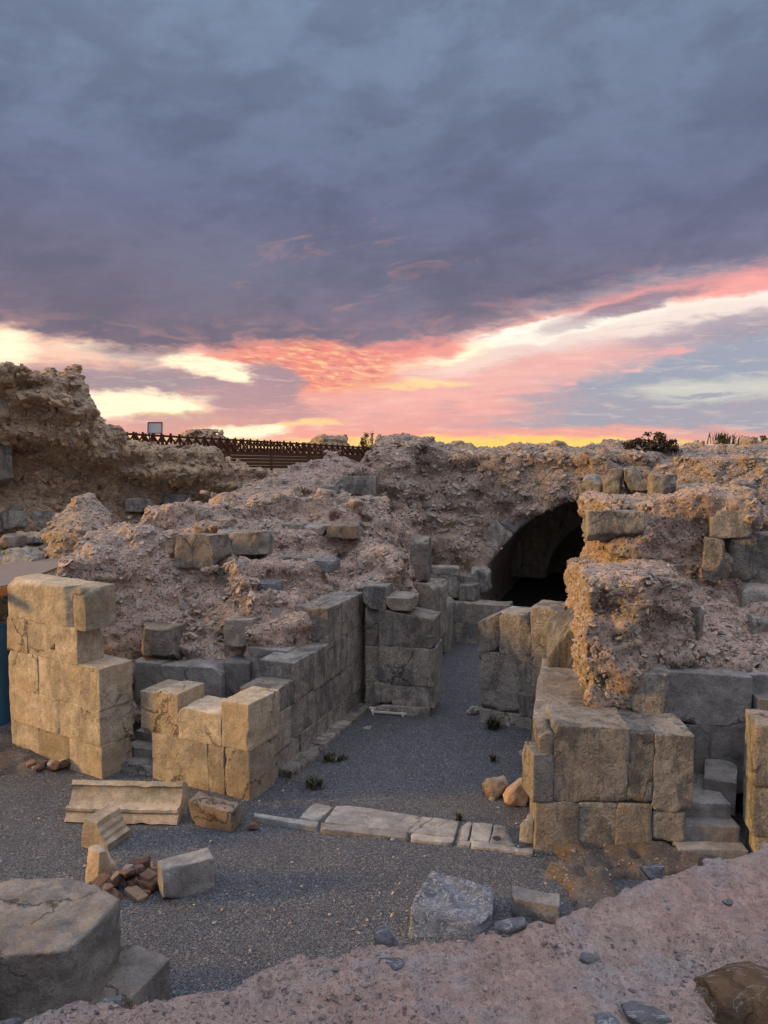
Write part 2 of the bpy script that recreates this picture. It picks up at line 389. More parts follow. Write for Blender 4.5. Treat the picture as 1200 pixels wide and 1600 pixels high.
M['leaf'] = plain_mat('dark_foliage', (0.06, 0.075, 0.03), 0.7, 0.5, 3)
M['leaf_red'] = plain_mat('russet_foliage', (0.07, 0.05, 0.03), 0.7, 0.4, 3)
M['bark'] = plain_mat('bark', (0.06, 0.045, 0.035), 0.9)
M['grass'] = plain_mat('dry_weed', (0.065, 0.062, 0.035), 0.8, 0.5, 9)
M['terrain'] = mortar_mat('dry_terrain', (0.24, 0.20, 0.14), (0.20, 0.18, 0.12))

# ------------------------------------------------------------------ object helpers
def tag(o, label=None, cat=None, group=None, kind=None):
    for k, v in (('label', label), ('category', cat), ('group', group), ('kind', kind)):
        if v: o[k] = v
    return o
def thing(name, loc, label, cat, group=None):
    o = bpy.data.objects.new(name, None); COL.objects.link(o); o.location = loc; o.empty_display_size = 0.2
    return tag(o, label, cat, group)
def mk(name, V, F, mats, parent=None, smooth=True, fmat=None, tint=None, loc=None, flab=None):
    """V (n,3) world; F = list of int arrays (k,3)/(k,4); loc = origin of a top-level mesh"""
    V = np.asarray(V, dtype=np.float64)
    off = np.array(parent.location if parent is not None else (loc if loc is not None else (0, 0, 0)))
    if parent is not None and parent.parent is not None: off = off + np.array(parent.parent.location)
    me = bpy.data.meshes.new(name)
    F = [np.asarray(f, dtype=np.int32) for f in F if len(f)]
    me.vertices.add(len(V)); me.vertices.foreach_set('co', (V - off).astype(np.float32).ravel())
    loops = np.concatenate([f.ravel() for f in F]); tot = np.concatenate([np.full(len(f), f.shape[1], np.int32) for f in F])
    start = np.concatenate([[0], np.cumsum(tot)[:-1]]).astype(np.int32)
    me.loops.add(len(loops)); me.loops.foreach_set('vertex_index', loops.astype(np.int32))
    me.polygons.add(len(tot)); me.polygons.foreach_set('loop_start', start); me.polygons.foreach_set('loop_total', tot)
    sm = np.asarray(smooth) if not isinstance(smooth, bool) else np.full(len(tot), smooth)
    me.polygons.foreach_set('use_smooth', sm.astype(bool))
    for m in (mats if isinstance(mats, (list, tuple)) else [mats]): me.materials.append(m)
    if fmat is not None: me.polygons.foreach_set('material_index', np.asarray(fmat, dtype=np.int32))
    if tint is not None:
        at = me.attributes.new('tint', 'FLOAT', 'FACE'); at.data.foreach_set('value', np.asarray(tint, dtype=np.float32))
    me.update(calc_edges=True); me.validate()
    o = bpy.data.objects.new(name, me); COL.objects.link(o)
    if parent is not None: o.parent = parent
    elif loc is not None: o.location = loc
    return o

def perlin(P, freq, seed=0):
    P = np.asarray(P, dtype=np.float64) * freq + seed * 17.31
    i = np.floor(P).astype(np.int64); f = P - i
    u = f * f * f * (f * (f * 6 - 15) + 10)
    def hsh(a, b, c):
        h = (a * 73856093) ^ (b * 19349663) ^ (c * 83492791) ^ (seed * 2654435)
        h = (h ^ (h >> 13)) * 1274126177; h &= 0x7fffffff
        h = (h ^ (h >> 16)) * 668265263; h &= 0x7fffffff
        return (h % 65536) / 32768.0 - 1.0
    out = 0
    for dx in (0, 1):
        wx = u[:, 0] if dx else 1 - u[:, 0]
        for dy in (0, 1):
            wy = u[:, 1] if dy else 1 - u[:, 1]
            for dz in (0, 1):
                wz = u[:, 2] if dz else 1 - u[:, 2]
                out = out + wx * wy * wz * hsh(i[:, 0] + dx, i[:, 1] + dy, i[:, 2] + dz)
    return out
def fbm(P, freq, oct=3, seed=0, gain=0.5):
    o = 0; a = 1.0
    for k in range(oct):
        o = o + a * perlin(P, freq * 2 ** k, seed + k); a *= gain
    return o

# ---- worn stone block: a hexahedron with rounded, chipped edges
def hexa_surface(n):
    nx, ny, nz = n; Ls = []; Fs = []; base = 0
    def grid(ax, val, flip):
        nonlocal base
        oth = [a for a in range(3) if a != ax]; na, nb = n[oth[0]], n[oth[1]]
        ia, ib = np.meshgrid(np.arange(na + 1), np.arange(nb + 1), indexing='ij')
        L = np.zeros(((na + 1) * (nb + 1), 3), np.int64); L[:, oth[0]] = ia.ravel(); L[:, oth[1]] = ib.ravel(); L[:, ax] = val
        a = np.arange(na)[:, None] * (nb + 1) + np.arange(nb)[None, :]
        q = np.stack([a, a + nb + 1, a + nb + 2, a + 1], -1).reshape(-1, 4)
        if flip: q = q[:, ::-1]
        Ls.append(L); Fs.append(q + base); base += len(L)
    grid(2, 0, True); grid(2, nz, False); grid(0, 0, True); grid(0, nx, False); grid(1, 0, False); grid(1, ny, True)
    L = np.concatenate(Ls); F = np.concatenate(Fs)
    U, inv = np.unique(L, axis=0, return_inverse=True)
    return U, inv.ravel()[F]
BSEED = [100]
def block_geo(C8, rnd=0.025, cuts=2, amp=0.008, step=0.038, cutdepth=0.12):
    """C8: 8 corners: bottom FL,FR,BR,BL then top FL,FR,BR,BL"""
    BSEED[0] += 1; sd_ = BSEED[0]; r = np.random.default_rng(sd_)
    C = np.asarray(C8, float)
    d = np.array([np.linalg.norm(C[1] - C[0]), np.linalg.norm(C[3] - C[0]), np.linalg.norm(C[4] - C[0])])
    d = np.maximum(d, 0.02); rnd = rnd * 0.4; cuts = cuts + 1
    n = np.clip(np.ceil(d / step), 3, 40).astype(int)
    U, F = hexa_surface(tuple(n))
    h = d / 2
    p = np.zeros(U.shape)
    for k in range(3):
        e = min(max(1.5 * rnd, 0.012), 0.2 * h[k])
        row = np.concatenate([[-h[k]], np.linspace(-h[k] + e, h[k] - e, n[k] - 1), [h[k]]]); p[:, k] = row[U[:, k]]
    rr = rnd * np.clip(0.8 + 0.9 * perlin(p, 2.5, sd_) + 1.0 * perlin(p, 9.0, sd_ + 3), 0.2, 2.6)
    rr = np.minimum(rr, 0.45 * h.min())[:, None]
    q = np.clip(p, -(h - rr), (h - rr)); dv = p - q; l = np.linalg.norm(dv, axis=1, keepdims=True)
    p = np.where(l > 1e-9, q + rr * dv / np.maximum(l, 1e-9), p)
    for _ in range(cuts):
        s = r.choice([-1, 1], 3); nn = s * r.uniform(0.25, 1.0, 3)
        if r.random() < 0.7: nn[r.integers(3)] *= 0.08
        nn /= np.linalg.norm(nn)
        off = np.abs(nn) @ h - r.uniform(0.25, 1.0) * min(cutdepth, 0.5 * h.min() * 2)
        ex = p @ nn - off + 0.03 * perlin(p, 6.0, sd_ + 9) + 0.012 * perlin(p, 18.0, sd_ + 10)
        p = p - np.maximum(ex, 0)[:, None] * nn
    nz = np.stack([fbm(p, 3.0, 4, sd_ + 20 + k, 0.6) for k in range(3)], 1)
    p = p + nz * amp
    p = p * ((h + 0.007) / h)
    t = (p / h + 1) / 2
    a, b, c = t[:, 0:1], t[:, 1:2], t[:, 2:3]
    W = ((1 - a) * (1 - b) * (1 - c) * C[0] + a * (1 - b) * (1 - c) * C[1] + a * b * (1 - c) * C[2] + (1 - a) * b * (1 - c) * C[3]
         + (1 - a) * (1 - b) * c * C[4] + a * (1 - b) * c * C[5] + a * b * c * C[6] + (1 - a) * b * c * C[7])
    return W, F
def corners(P0, P1, depth, z0, z1, lean=0.0):
    """front line P0->P1 (left to right seen from the front), body goes behind it"""
    P0 = np.array(P0[:2], float); P1 = np.array(P1[:2], float); d = (P1 - P0) / np.linalg.norm(P1 - P0); nb = np.array([-d[1], d[0]])
    z1 = [z1] * 4 if np.isscalar(z1) else z1; z0 = [z0] * 4 if np.isscalar(z0) else z0
    base = [P0, P1, P1 + nb * depth, P0 + nb * depth]
    return [(*b, z0[i]) for i, b in enumerate(base)] + [(*(b + nb * lean), z1[i]) for i, b in enumerate(base)]
def block(par, C8, mat='ashlar', name='stone_block', label=None, **kw):
    V, F = block_geo(C8, **kw)
    o = mk(name, V, [F], M[mat], par)
    if label: o['label'] = label
    return o
def lone(name, C8, mat, label, cat, group=None, **kw):
    V, F = block_geo(C8, **kw); c = np.mean(np.array(C8)[:4], 0)
    return tag(mk(name, V, [F], M[mat], None, loc=tuple(c)), label, cat, group)
def along(P0, P1, s):
    P0 = np.array(P0[:2], float); P1 = np.array(P1[:2], float); d = (P1 - P0) / np.linalg.norm(P1 - P0)
    return P0 + d * s
def course(par, P0, P1, depth, z0, z1, ss, mat='ashlar', gap=0.002, **kw):
    """row of blocks between the distances ss along the line"""
    r = np.random.default_rng(int(abs(z0) * 1000) + len(ss) * 7 + BSEED[0])
    for a, b in zip(ss[:-1], ss[1:]):
        j = r.uniform(-0.009, 0.009)
        d = np.array(P1[:2], float) - np.array(P0[:2], float); d /= np.linalg.norm(d); nb = np.array([-d[1], d[0]])
        q0 = along(P0, P1, a + gap) + nb * j; q1 = along(P0, P1, b - gap) + nb * j
        mm = mat if isinstance(mat, str) else mat[r.integers(len(mat))]
        block(par, corners(q0, q1, depth, z0 + gap, z1 - gap * 0.5 if np.isscalar(z1) else z1), mm, **kw)

# ---- stone chips
def hull_variant(seed, n=13, flat=0.6, sq=0.5):
    r = np.random.default_rng(seed)
    v = r.normal(size=(n, 3)); v /= np.linalg.norm(v, axis=1, keepdims=True)
    v = np.sign(v) * np.abs(v) ** sq; v /= np.abs(v).max(); v *= r.uniform(0.75, 1.0, (n, 1)); v[:, 2] *= flat; v[:, 1] *= r.uniform(0.6, 1.0)
    bm = bmesh.new()
    for q in v: bm.verts.new(q)
    res = bmesh.ops.convex_hull(bm, input=bm.verts)
    dead = [e for e in res['geom_interior'] if isinstance(e, bmesh.types.BMVert)]
    bmesh.ops.delete(bm, geom=dead, context='VERTS')
    bmesh.ops.triangulate(bm, faces=bm.faces); bmesh.ops.recalc_face_normals(bm, faces=bm.faces)
    bm.verts.index_update()
    V = np.array([q.co[:] for q in bm.verts]); F = np.array([[q.index for q in f.verts] for f in bm.faces]); bm.free()
    return V, F
HULLS = [hull_variant(k, 10 + k % 6, 0.35 + 0.4 * ((k * 7) % 10) / 10, 0.45 + 0.3 * (k % 3) / 2) for k in range(26)]
def unit(v): return v / np.maximum(np.linalg.norm(v, axis=-1, keepdims=True), 1e-9)
def chips_at(P, Nn, size, r, bed=0.5, sink=0.1):
    """returns V, F(tri), tint per face"""
    n = len(P); w = unit(Nn * (1 - bed) + np.array([0, 0, bed]) + r.normal(size=(n, 3)) * 0.3)
    u = unit(np.cross(w, r.normal(size=(n, 3)))); v = np.cross(w, u)
    Rm = np.stack([u, v, w], -1)
    sc_ = size[:, None] * np.stack([r.uniform(0.8, 1.25, n), r.uniform(0.7, 1.1, n), r.uniform(0.6, 1.1, n)], 1)
    ctr = P - Nn * (size * sink)[:, None]; tint = r.random(n)
    kind = r.integers(len(HULLS), size=n); Vs = []; Fs = []; Ts = []; base = 0
    for k, (hv, hf) in enumerate(HULLS):
        idx = np.where(kind == k)[0]
        if not len(idx): continue
        loc = hv[None] * sc_[idx][:, None, :]
        W = np.einsum('nij,nkj->nki', Rm[idx], loc) + ctr[idx][:, None]
        Vs.append(W.reshape(-1, 3)); Fs.append((hf[None] + (np.arange(len(idx)) * len(hv))[:, None, None] + base).reshape(-1, 3))
        Ts.append(np.repeat(tint[idx], len(hf))); base += len(idx) * len(hv)
    return np.concatenate(Vs), np.concatenate(Fs), np.concatenate(Ts)

# ---- rubble masses: signed fields on a grid, meshed with surface nets
def bspl(n, vox, freq, off):
    c = np.arange(n) * vox * freq + off + 1.0; i = np.floor(c).astype(int); f = c - i; Lm = i.max() + 4
    Wm = np.zeros((n, Lm), np.float32); k = np.arange(n)
    Wm[k, i - 1] = (1 - f) ** 3 / 6; Wm[k, i] = (3 * f ** 3 - 6 * f ** 2 + 4) / 6
    Wm[k, i + 1] = (-3 * f ** 3 + 3 * f ** 2 + 3 * f + 1) / 6; Wm[k, i + 2] = f ** 3 / 6
    return Wm
def ngrid(shape, vox, freq, seed):
    r = np.random.default_rng(seed); fr = (freq,) * 3 if np.isscalar(freq) else freq
    Ws = [bspl(n, vox, f, r.random()) for n, f in zip(shape, fr)]
    R = r.normal(size=[w.shape[1] for w in Ws]).astype(np.float32)
    o = np.tensordot(Ws[0], R, (1, 0)); o = np.tensordot(o, Ws[1], (1, 1)); o = np.tensordot(o, Ws[2], (1, 1))
    return o * 2.6                                     # tensordot leaves the axes in order x, y, z
def surface_nets(Fd, org, vox):
    s = Fd < 0; nx, ny, nz = Fd.shape
    c = np.zeros((nx - 1, ny - 1, nz - 1), np.int8)
    for a in (0, 1):
        for b in (0, 1):
            for d in (0, 1): c += s[a:nx - 1 + a, b:ny - 1 + b, d:nz - 1 + d]
    act = (c > 0) & (c < 8); I = np.argwhere(act); idx = np.full(act.shape, -1, np.int64); idx[act] = np.arange(len(I))
    val = {}
    for a in (0, 1):
        for b in (0, 1):
            for d in (0, 1): val[a, b, d] = Fd[I[:, 0] + a, I[:, 1] + b, I[:, 2] + d]
    acc = np.zeros((len(I), 3)); cnt = np.zeros(len(I))
    for p in val:
        for ax in range(3):
            if p[ax] == 0:
                q = list(p); q[ax] = 1; q = tuple(q); v0, v1 = val[p], val[q]; m = (v0 < 0) != (v1 < 0)
                tt = np.where(m, v0 / np.where(m, v0 - v1, 1), 0)
                e = np.tile(np.array(p, float), (len(I), 1)); e[:, ax] = tt
                acc[m] += e[m]; cnt[m] += 1
    V = np.array(org) + (I + acc / cnt[:, None]) * vox
    quads = []
    for ax in range(3):
        sl0 = [slice(None)] * 3; sl1 = [slice(None)] * 3; sl0[ax] = slice(0, -1); sl1[ax] = slice(1, None)
        a = s[tuple(sl0)]; b = s[tuple(sl1)]
        E = np.argwhere(a != b); fl = a[tuple(E.T)]
        o1, o2 = (ax + 1) % 3, (ax + 2) % 3
        dim = np.array(idx.shape)
        ok = (E[:, o1] > 0) & (E[:, o2] > 0) & (E[:, o1] < dim[o1]) & (E[:, o2] < dim[o2]); E = E[ok]; fl = fl[ok]
        def cell(d1, d2):
            q = E.copy(); q[:, o1] -= d1; q[:, o2] -= d2; return idx[tuple(q.T)]
        Q = np.stack([cell(1, 1), cell(0, 1), cell(0, 0), cell(1, 0)], 1)
        Q[~fl] = Q[~fl][:, ::-1]; quads.append(Q)
    return V, np.concatenate(quads)
def fnormals(V, F):
    n = np.cross(V[F[:, 2]] - V[F[:, 0]], V[F[:, 3]] - V[F[:, 1]]); ar = np.linalg.norm(n, axis=1)
    return n / np.maximum(ar, 1e-12)[:, None], ar / 2
class Grid:
    def __init__(s, lo, hi, vox):
        s.lo = np.array(lo, float); s.vox = vox; s.n = tuple(np.ceil((np.array(hi) - lo) / vox).astype(int) + 1)
        s.x = (lo[0] + np.arange(s.n[0]) * vox)[:, None, None]; s.y = (lo[1] + np.arange(s.n[1]) * vox)[None, :, None]; s.z = (lo[2] + np.arange(s.n[2]) * vox)[None, None, :]
    def box(s, c, h, rot=0.0, r=0.1):
        ca, sa = math.cos(rot), math.sin(rot); dx, dy = s.x - c[0], s.y - c[1]
        qx = np.abs(dx * ca + dy * sa) - (h[0] - r); qy = np.abs(-dx * sa + dy * ca) - (h[1] - r); qz = np.abs(s.z - c[2]) - (h[2] - r)
        return np.sqrt(np.maximum(qx, 0) ** 2 + np.maximum(qy, 0) ** 2 + np.maximum(qz, 0) ** 2) + np.minimum(np.maximum(np.maximum(qx, qy), qz), 0) - r
    def ell(s, c, h, rot=0.0):
        ca, sa = math.cos(rot), math.sin(rot); dx, dy = s.x - c[0], s.y - c[1]
        k = np.sqrt(((dx * ca + dy * sa) / h[0]) ** 2 + ((-dx * sa + dy * ca) / h[1]) ** 2 + ((s.z - c[2]) / h[2]) ** 2)
        return (k - 1) * min(h)
    def noise(s, f, seed): return ngrid(s.n, s.vox, f, seed)
def smin(a, b, k=0.15):
    h = np.clip(0.5 + 0.5 * (b - a) / k, 0, 1); return b * (1 - h) + a * h - k * h * (1 - h)
def rubble(name, g, Fd, mats, label, cat, dens, sizes, seed, rough=(0.10, 0.05), fine=0.014, bed=0.5, sink=0.25, face_cam=True, big=None, clump=0.0, lining=None, carve=None, strata=0.05):
    r = np.random.default_rng(seed)
    Fd = Fd + rough[0] * 0.5 * g.noise((1.1, 1.1, 1.6), seed + 1) + rough[1] * 0.6 * g.noise((3.2, 3.2, 4.6), seed + 2) + rough[1] * 0.3 * g.noise((8.0, 8.0, 10.0), seed + 3)
    Fd = Fd + strata * (g.noise((0.5, 0.5, 5.5), seed + 4) + 0.6 * g.noise((1.2, 1.2, 9.0), seed + 6))
    if carve is not None: Fd = np.maximum(Fd, carve)
    V, F = surface_nets(Fd.astype(np.float32), g.lo, g.vox)
    vn = np.zeros_like(V); fn, ar = fnormals(V, F)
    for k in range(4): np.add.at(vn, F[:, k], fn)
    vn = unit(vn)
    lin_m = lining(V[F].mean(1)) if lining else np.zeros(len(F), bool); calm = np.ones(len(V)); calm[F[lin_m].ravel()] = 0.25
    V = V + vn * (calm * fine * (perlin(V, 9.0, seed) + 0.7 * perlin(V, 21.0, seed + 5)))[:, None]
    ctr = V[F].mean(1); facing = np.einsum('ij,ij->i', fn, unit(np.array([0, 0, H]) - ctr))
    ok = (facing > -0.25) if face_cam else np.ones(len(F), bool)
    w = ar * ok
    w = w * ~lin_m
    if clump: w = w * np.clip(1 + clump * perlin(ctr, 0.9, seed + 8) + clump * 0.6 * perlin(ctr, 2.3, seed + 9), 0.08, None)
    tot = int((ar * ok).sum() * dens); w = w / w.sum()
    pick = r.choice(len(F), tot, p=w)
    a, b = r.random((2, tot, 1)); q = V[F[pick]]
    P = (q[:, 0] * (1 - a) * (1 - b) + q[:, 1] * a * (1 - b) + q[:, 2] * a * b + q[:, 3] * (1 - a) * b)
    sz = sizes[0] * (sizes[1] / sizes[0]) ** (r.random(tot) ** 1.7)
    cv, cf, ct = chips_at(P, fn[pick], sz, r, bed, sink)
    if big:
        k = int((ar * ok).sum() * big[0]); pk = r.choice(len(F), k, p=w); s2 = r.uniform(big[1], big[2], k)
        v2, f2, t2 = chips_at(ctr[pk], fn[pk], s2, r, bed, 0.35)
        cf = np.concatenate([cf, f2 + len(cv)]); cv = np.concatenate([cv, v2]); ct = np.concatenate([ct, t2 * 0.75])
    V = V - vn * (calm * np.clip(perlin(V, 5.5, seed + 30) - 0.38, 0, 1) * 0.22)[:, None]
    allV = np.concatenate([V, cv]); nF, nC = len(F), len(cf)
    loc = (float(V[:, 0].mean()), float(V[:, 1].mean()), float(V[:, 2].min()))
    o = mk(name, allV, [F, cf + len(V)], [M[mats[0]], M[mats[1]], M['lining']], None, np.concatenate([np.ones(nF, bool), np.zeros(nC, bool)]),
           np.concatenate([lin_m * 2, np.ones(nC)]), np.concatenate([np.zeros(nF), ct]), loc)
    print(name, nF, nC // 14)
    return tag(o, label, cat)
def craggy(name, par, poly, z0, z1, vox, rad, amp, mat, seed, tilt=(0, 0), loc=None, crack=None):
    """broken stone: a polygon prism with a rounded, noisy surface"""
    P = np.array(poly, float); g = Grid((*(P.min(0) - 0.12), z0 - 0.1), (*(P.max(0) + 0.12), z1 + 0.15), vox)
    x, y = g.x[:, :, 0] + 0 * g.y[:, :, 0], g.y[:, :, 0] + 0 * g.x[:, :, 0]; n = len(P)
    d = (x - P[0, 0]) ** 2 + (y - P[0, 1]) ** 2; s_ = np.ones_like(x)
    for i in range(n):
        a, b = P[i], P[i - 1]; ex, ey = b - a; wx, wy = x - a[0], y - a[1]
        t_ = np.clip((wx * ex + wy * ey) / (ex * ex + ey * ey), 0, 1); d = np.minimum(d, (wx - ex * t_) ** 2 + (wy - ey * t_) ** 2)
        c1, c2, c3 = y >= a[1], y < b[1], ex * wy > ey * wx
        s_ = np.where((c1 & c2 & c3) | (~c1 & ~c2 & ~c3), -s_, s_)
    d2 = (s_ * np.sqrt(d))[:, :, None]; c = P.mean(0)
    zt = z1 + tilt[0] * (g.x - c[0]) + tilt[1] * (g.y - c[1])
    qx, qz = d2 + rad, np.maximum(g.z - zt, z0 - g.z) + rad
    f = np.minimum(np.maximum(qx, qz), 0) + np.sqrt(np.maximum(qx, 0) ** 2 + np.maximum(qz, 0) ** 2) - rad
    f = f + amp * (0.8 * g.noise(1.8, seed) + 0.45 * g.noise(5.0, seed + 1) + 0.25 * g.noise(13.0, seed + 2))
    if crack: f = np.maximum(f, crack[1] - np.abs((g.x - crack[0][0]) * crack[0][2] + (g.y - crack[0][1]) * crack[0][3] + 0.03 * g.noise(3.0, seed + 4)))
    V, F = surface_nets(f.astype(np.float32), g.lo, vox)
    return mk(name, V, [F], M[mat], par, True, loc=loc)
def interp_h(pts, x, y, power=3.0):
    """inverse-distance surface through survey points (x, y, z)"""
    num = 0; den = 0
    for px, py, pz in pts:
        w = 1.0 / ((x - px) ** 2 + ((y - py) * 0.8) ** 2 + 0.02) ** (power / 2); num = num + w * pz; den = den + w
    return num / den

# ------------------------------------------------------------------ ground
def make_ground():
    # fine near the viewer, coarse out to the horizon
    xs = np.concatenate([[-900, -300, -100, -40, -20], np.arange(-12, 12.01, 0.12), [20, 40, 100, 300, 900]])
    ys = np.concatenate([[-900, -300, -60, -20, -6, 0, 3], np.arange(4.5, 26, 0.12), [30, 40, 60, 100, 300, 900]])
    X, Y = np.meshgrid(xs, ys, indexing='ij'); P = np.stack([X.ravel(), Y.ravel(), np.zeros(X.size)], 1)
    P[:, 2] = 0.035 * perlin(P, 0.7, 3) + 0.012 * perlin(P, 2.5, 4)
    a = np.arange(len(xs) - 1)[:, None] * len(ys) + np.arange(len(ys) - 1)[None]
    F = np.stack([a, a + len(ys), a + len(ys) + 1, a + 1], -1).reshape(-1, 4)
    tag(mk('ground', P, [F], M['gravel']), kind='structure')
    # the higher land round the excavation
    xs = np.concatenate([np.linspace(-900, -60, 20), np.linspace(-50, 50, 80), np.linspace(60, 900, 20)]); ys = np.concatenate([np.linspace(27, 70, 50), np.linspace(80, 1500, 40)])
    X, Y = np.meshgrid(xs, ys, indexing='ij'); P = np.stack([X.ravel(), Y.ravel(), np.zeros(X.size)], 1)
    P[:, 2] = 3.2 + np.minimum((Y.ravel() - 27) * 0.004, 1.2) + 0.12 * perlin(P, 0.25, 5)
    a = np.arange(len(xs) - 1)[:, None] * len(ys) + np.arange(len(ys) - 1)[None]
    F = np.stack([a, a + len(ys), a + len(ys) + 1, a + 1], -1).reshape(-1, 4)
    tag(mk('terrain', P, [F], M['terrain']), kind='structure')
make_ground()

# ================================================================== ASHLAR STRUCTURES
EX = np.array([0.938, -0.346]); EB = np.array([0.346, 0.938])      # across / along the entrance passage

# ---- tall pillar on the left
pA, pB = np.array([-6.19, 12.44]), np.array([-4.27, 11.27])
t = thing('ashlar_pillar', (*((pA + pB) / 2), 0), 'tall free-standing ashlar pillar glowing yellow in the low sun, at the left edge', 'pillar')
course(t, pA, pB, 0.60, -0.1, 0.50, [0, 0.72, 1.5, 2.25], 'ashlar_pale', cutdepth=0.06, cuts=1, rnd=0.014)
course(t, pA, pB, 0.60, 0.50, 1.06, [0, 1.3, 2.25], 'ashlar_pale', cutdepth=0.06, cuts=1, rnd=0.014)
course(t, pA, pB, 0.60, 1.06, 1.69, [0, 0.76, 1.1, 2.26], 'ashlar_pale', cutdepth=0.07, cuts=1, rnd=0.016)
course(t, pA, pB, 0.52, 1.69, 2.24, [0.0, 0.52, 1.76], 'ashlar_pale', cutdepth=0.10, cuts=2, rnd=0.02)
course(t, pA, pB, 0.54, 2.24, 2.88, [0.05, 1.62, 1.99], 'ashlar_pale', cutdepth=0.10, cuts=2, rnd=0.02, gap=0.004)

hp = along(pA, pB, 1.17); hd = (pB - pA) / np.linalg.norm(pB - pA); hn = np.array([hd[1], -hd[0]])
C_ = [(*(hp + hd * a + hn * b), z) for z in (1.86, 1.95) for a, b in ((-0.045, 0.012), (0.045, 0.012), (0.045, -0.05), (-0.045, -0.05))]
V_, F_ = block_geo(C_, rnd=0.006, cuts=0, amp=0.002); mk('socket_shade_patch', V_, [F_], M['dark_metal_hole_shade'], t)  # dark box on the face, its colour stands in for shade inside a socket
# ---- corner wall on the left of the passage
qA, qB = np.array([-3.51, 11.31]), np.array([-1.92, 10.57]); qE = qB + EB * 4.39
t = thing('ashlar_wall', (*qB, 0), 'stepped ashlar wall with a notched yellow front, running back along the left of the gravel passage', 'wall')
KW = dict(rnd=0.016, cuts=1, cutdepth=0.07)
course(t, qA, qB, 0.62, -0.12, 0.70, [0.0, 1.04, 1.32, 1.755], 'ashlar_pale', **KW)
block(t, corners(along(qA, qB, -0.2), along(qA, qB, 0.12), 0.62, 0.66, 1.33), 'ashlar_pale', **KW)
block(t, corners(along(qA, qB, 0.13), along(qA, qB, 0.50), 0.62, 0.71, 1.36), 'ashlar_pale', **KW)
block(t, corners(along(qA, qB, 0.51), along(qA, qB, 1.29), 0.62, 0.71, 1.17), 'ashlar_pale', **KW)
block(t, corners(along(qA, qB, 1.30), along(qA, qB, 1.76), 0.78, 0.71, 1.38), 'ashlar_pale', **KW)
AG = ['ashlar', 'ashlar', 'ashlar_grey', 'ashlar']
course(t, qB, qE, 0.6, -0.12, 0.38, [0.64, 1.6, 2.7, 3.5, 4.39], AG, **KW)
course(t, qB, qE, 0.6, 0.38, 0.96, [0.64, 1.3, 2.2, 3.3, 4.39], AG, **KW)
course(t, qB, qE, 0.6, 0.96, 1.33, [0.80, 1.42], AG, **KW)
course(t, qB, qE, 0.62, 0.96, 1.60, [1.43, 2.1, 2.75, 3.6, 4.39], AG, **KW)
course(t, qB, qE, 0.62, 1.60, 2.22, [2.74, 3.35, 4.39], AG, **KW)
for a, b in ((0.9, 2.0), (2.03, 3.2), (3.23, 4.2)):
    q0, q1 = along(qB, qE, a) + EX * 0.24, along(qB, qE, b) + EX * 0.24
    block(t, corners(q0, q1, 0.24, -0.1, 0.09), 'ashlar', 'footing_slab', rnd=0.02, cuts=2, cutdepth=0.05)

# ---- doorway piers
jA, jB = np.array([-0.37, 14.32]), np.array([0.92, 14.01])
t = thing('doorway_pier', (*((jA + jB) / 2), 0), 'ashlar pier at the left side of the narrow doorway, its top broken into steps', 'pier', 'doorway piers')
course(t, jA + EB * -0.06, jB + EB * -0.06, 0.9, -0.1, 0.15, [0.2, 1.28], 'ashlar', **KW)
course(t, jA, jB, 0.8, 0.15, 0.56, [0.2, 0.5, 1.33], 'ashlar', **KW)
course(t, jA, jB, 0.8, 0.56, 1.27, [0.28, 1.35], 'ashlar', **KW)
block(t, corners(along(jA, jB, 0.285), along(jA, jB, 1.33), 0.8, 1.275, [1.97, 1.83, 1.80, 1.97]), 'ashlar', **KW)
block(t, corners(along(jA, jB, 0.42), along(jA, jB, 0.90), 0.7, 1.975, 2.2), 'ashlar_grey', rnd=0.03, cuts=3)
block(t, corners(along(jA, jB, -0.01), along(jA, jB, 0.41), 0.7, 1.98, 2.40), 'ashlar', rnd=0.03, cuts=2)
for z0, z1 in ((-0.1, 0.55), (0.56, 1.24), (1.25, 1.7), (1.71, 1.97)):
    block(t, corners(along(jA, jB, 0.0) + EB * 0.06, along(jA, jB, 0.28) + EB * 0.06, 0.6, z0, z1), 'ashlar', **KW)
rA, rB = np.array([1.76, 13.74]), np.array([2.77, 13.22])
t = thing('doorway_pier', (*((rA + rB) / 2), 0), 'ashlar pier at the right side of the narrow doorway, with sloping mottled top blocks', 'pier', 'doorway piers')
course(t, rA, rB, 0.75, -0.1, 0.23, [0.0, 0.97, 1.5], 'ashlar', **KW)
course(t, rA, rB, 0.72, 0.23, 0.61, [0.02, 0.74, 1.5], 'ashlar', **KW)
course(t, rA, rB, 0.72, 0.61, 1.31, [-0.02, 0.97, 1.5], 'ashlar', **KW)
block(t, corners(along(rA, rB, -0.05), along(rA, rB, 0.36), 0.7, 1.315, [1.84, 2.04, 2.04, 1.84]), 'ashlar', rnd=0.02, cuts=0)
block(t, corners(along(rA, rB, 0.362), along(rA, rB, 0.93), 0.7, 1.315, 2.05), 'ashlar', rnd=0.02, cuts=1)
block(t, corners(along(rA, rB, 0.94), along(rA, rB, 1.48), 0.7, 1.315, 2.22), 'ashlar', rnd=0.03, cuts=2)

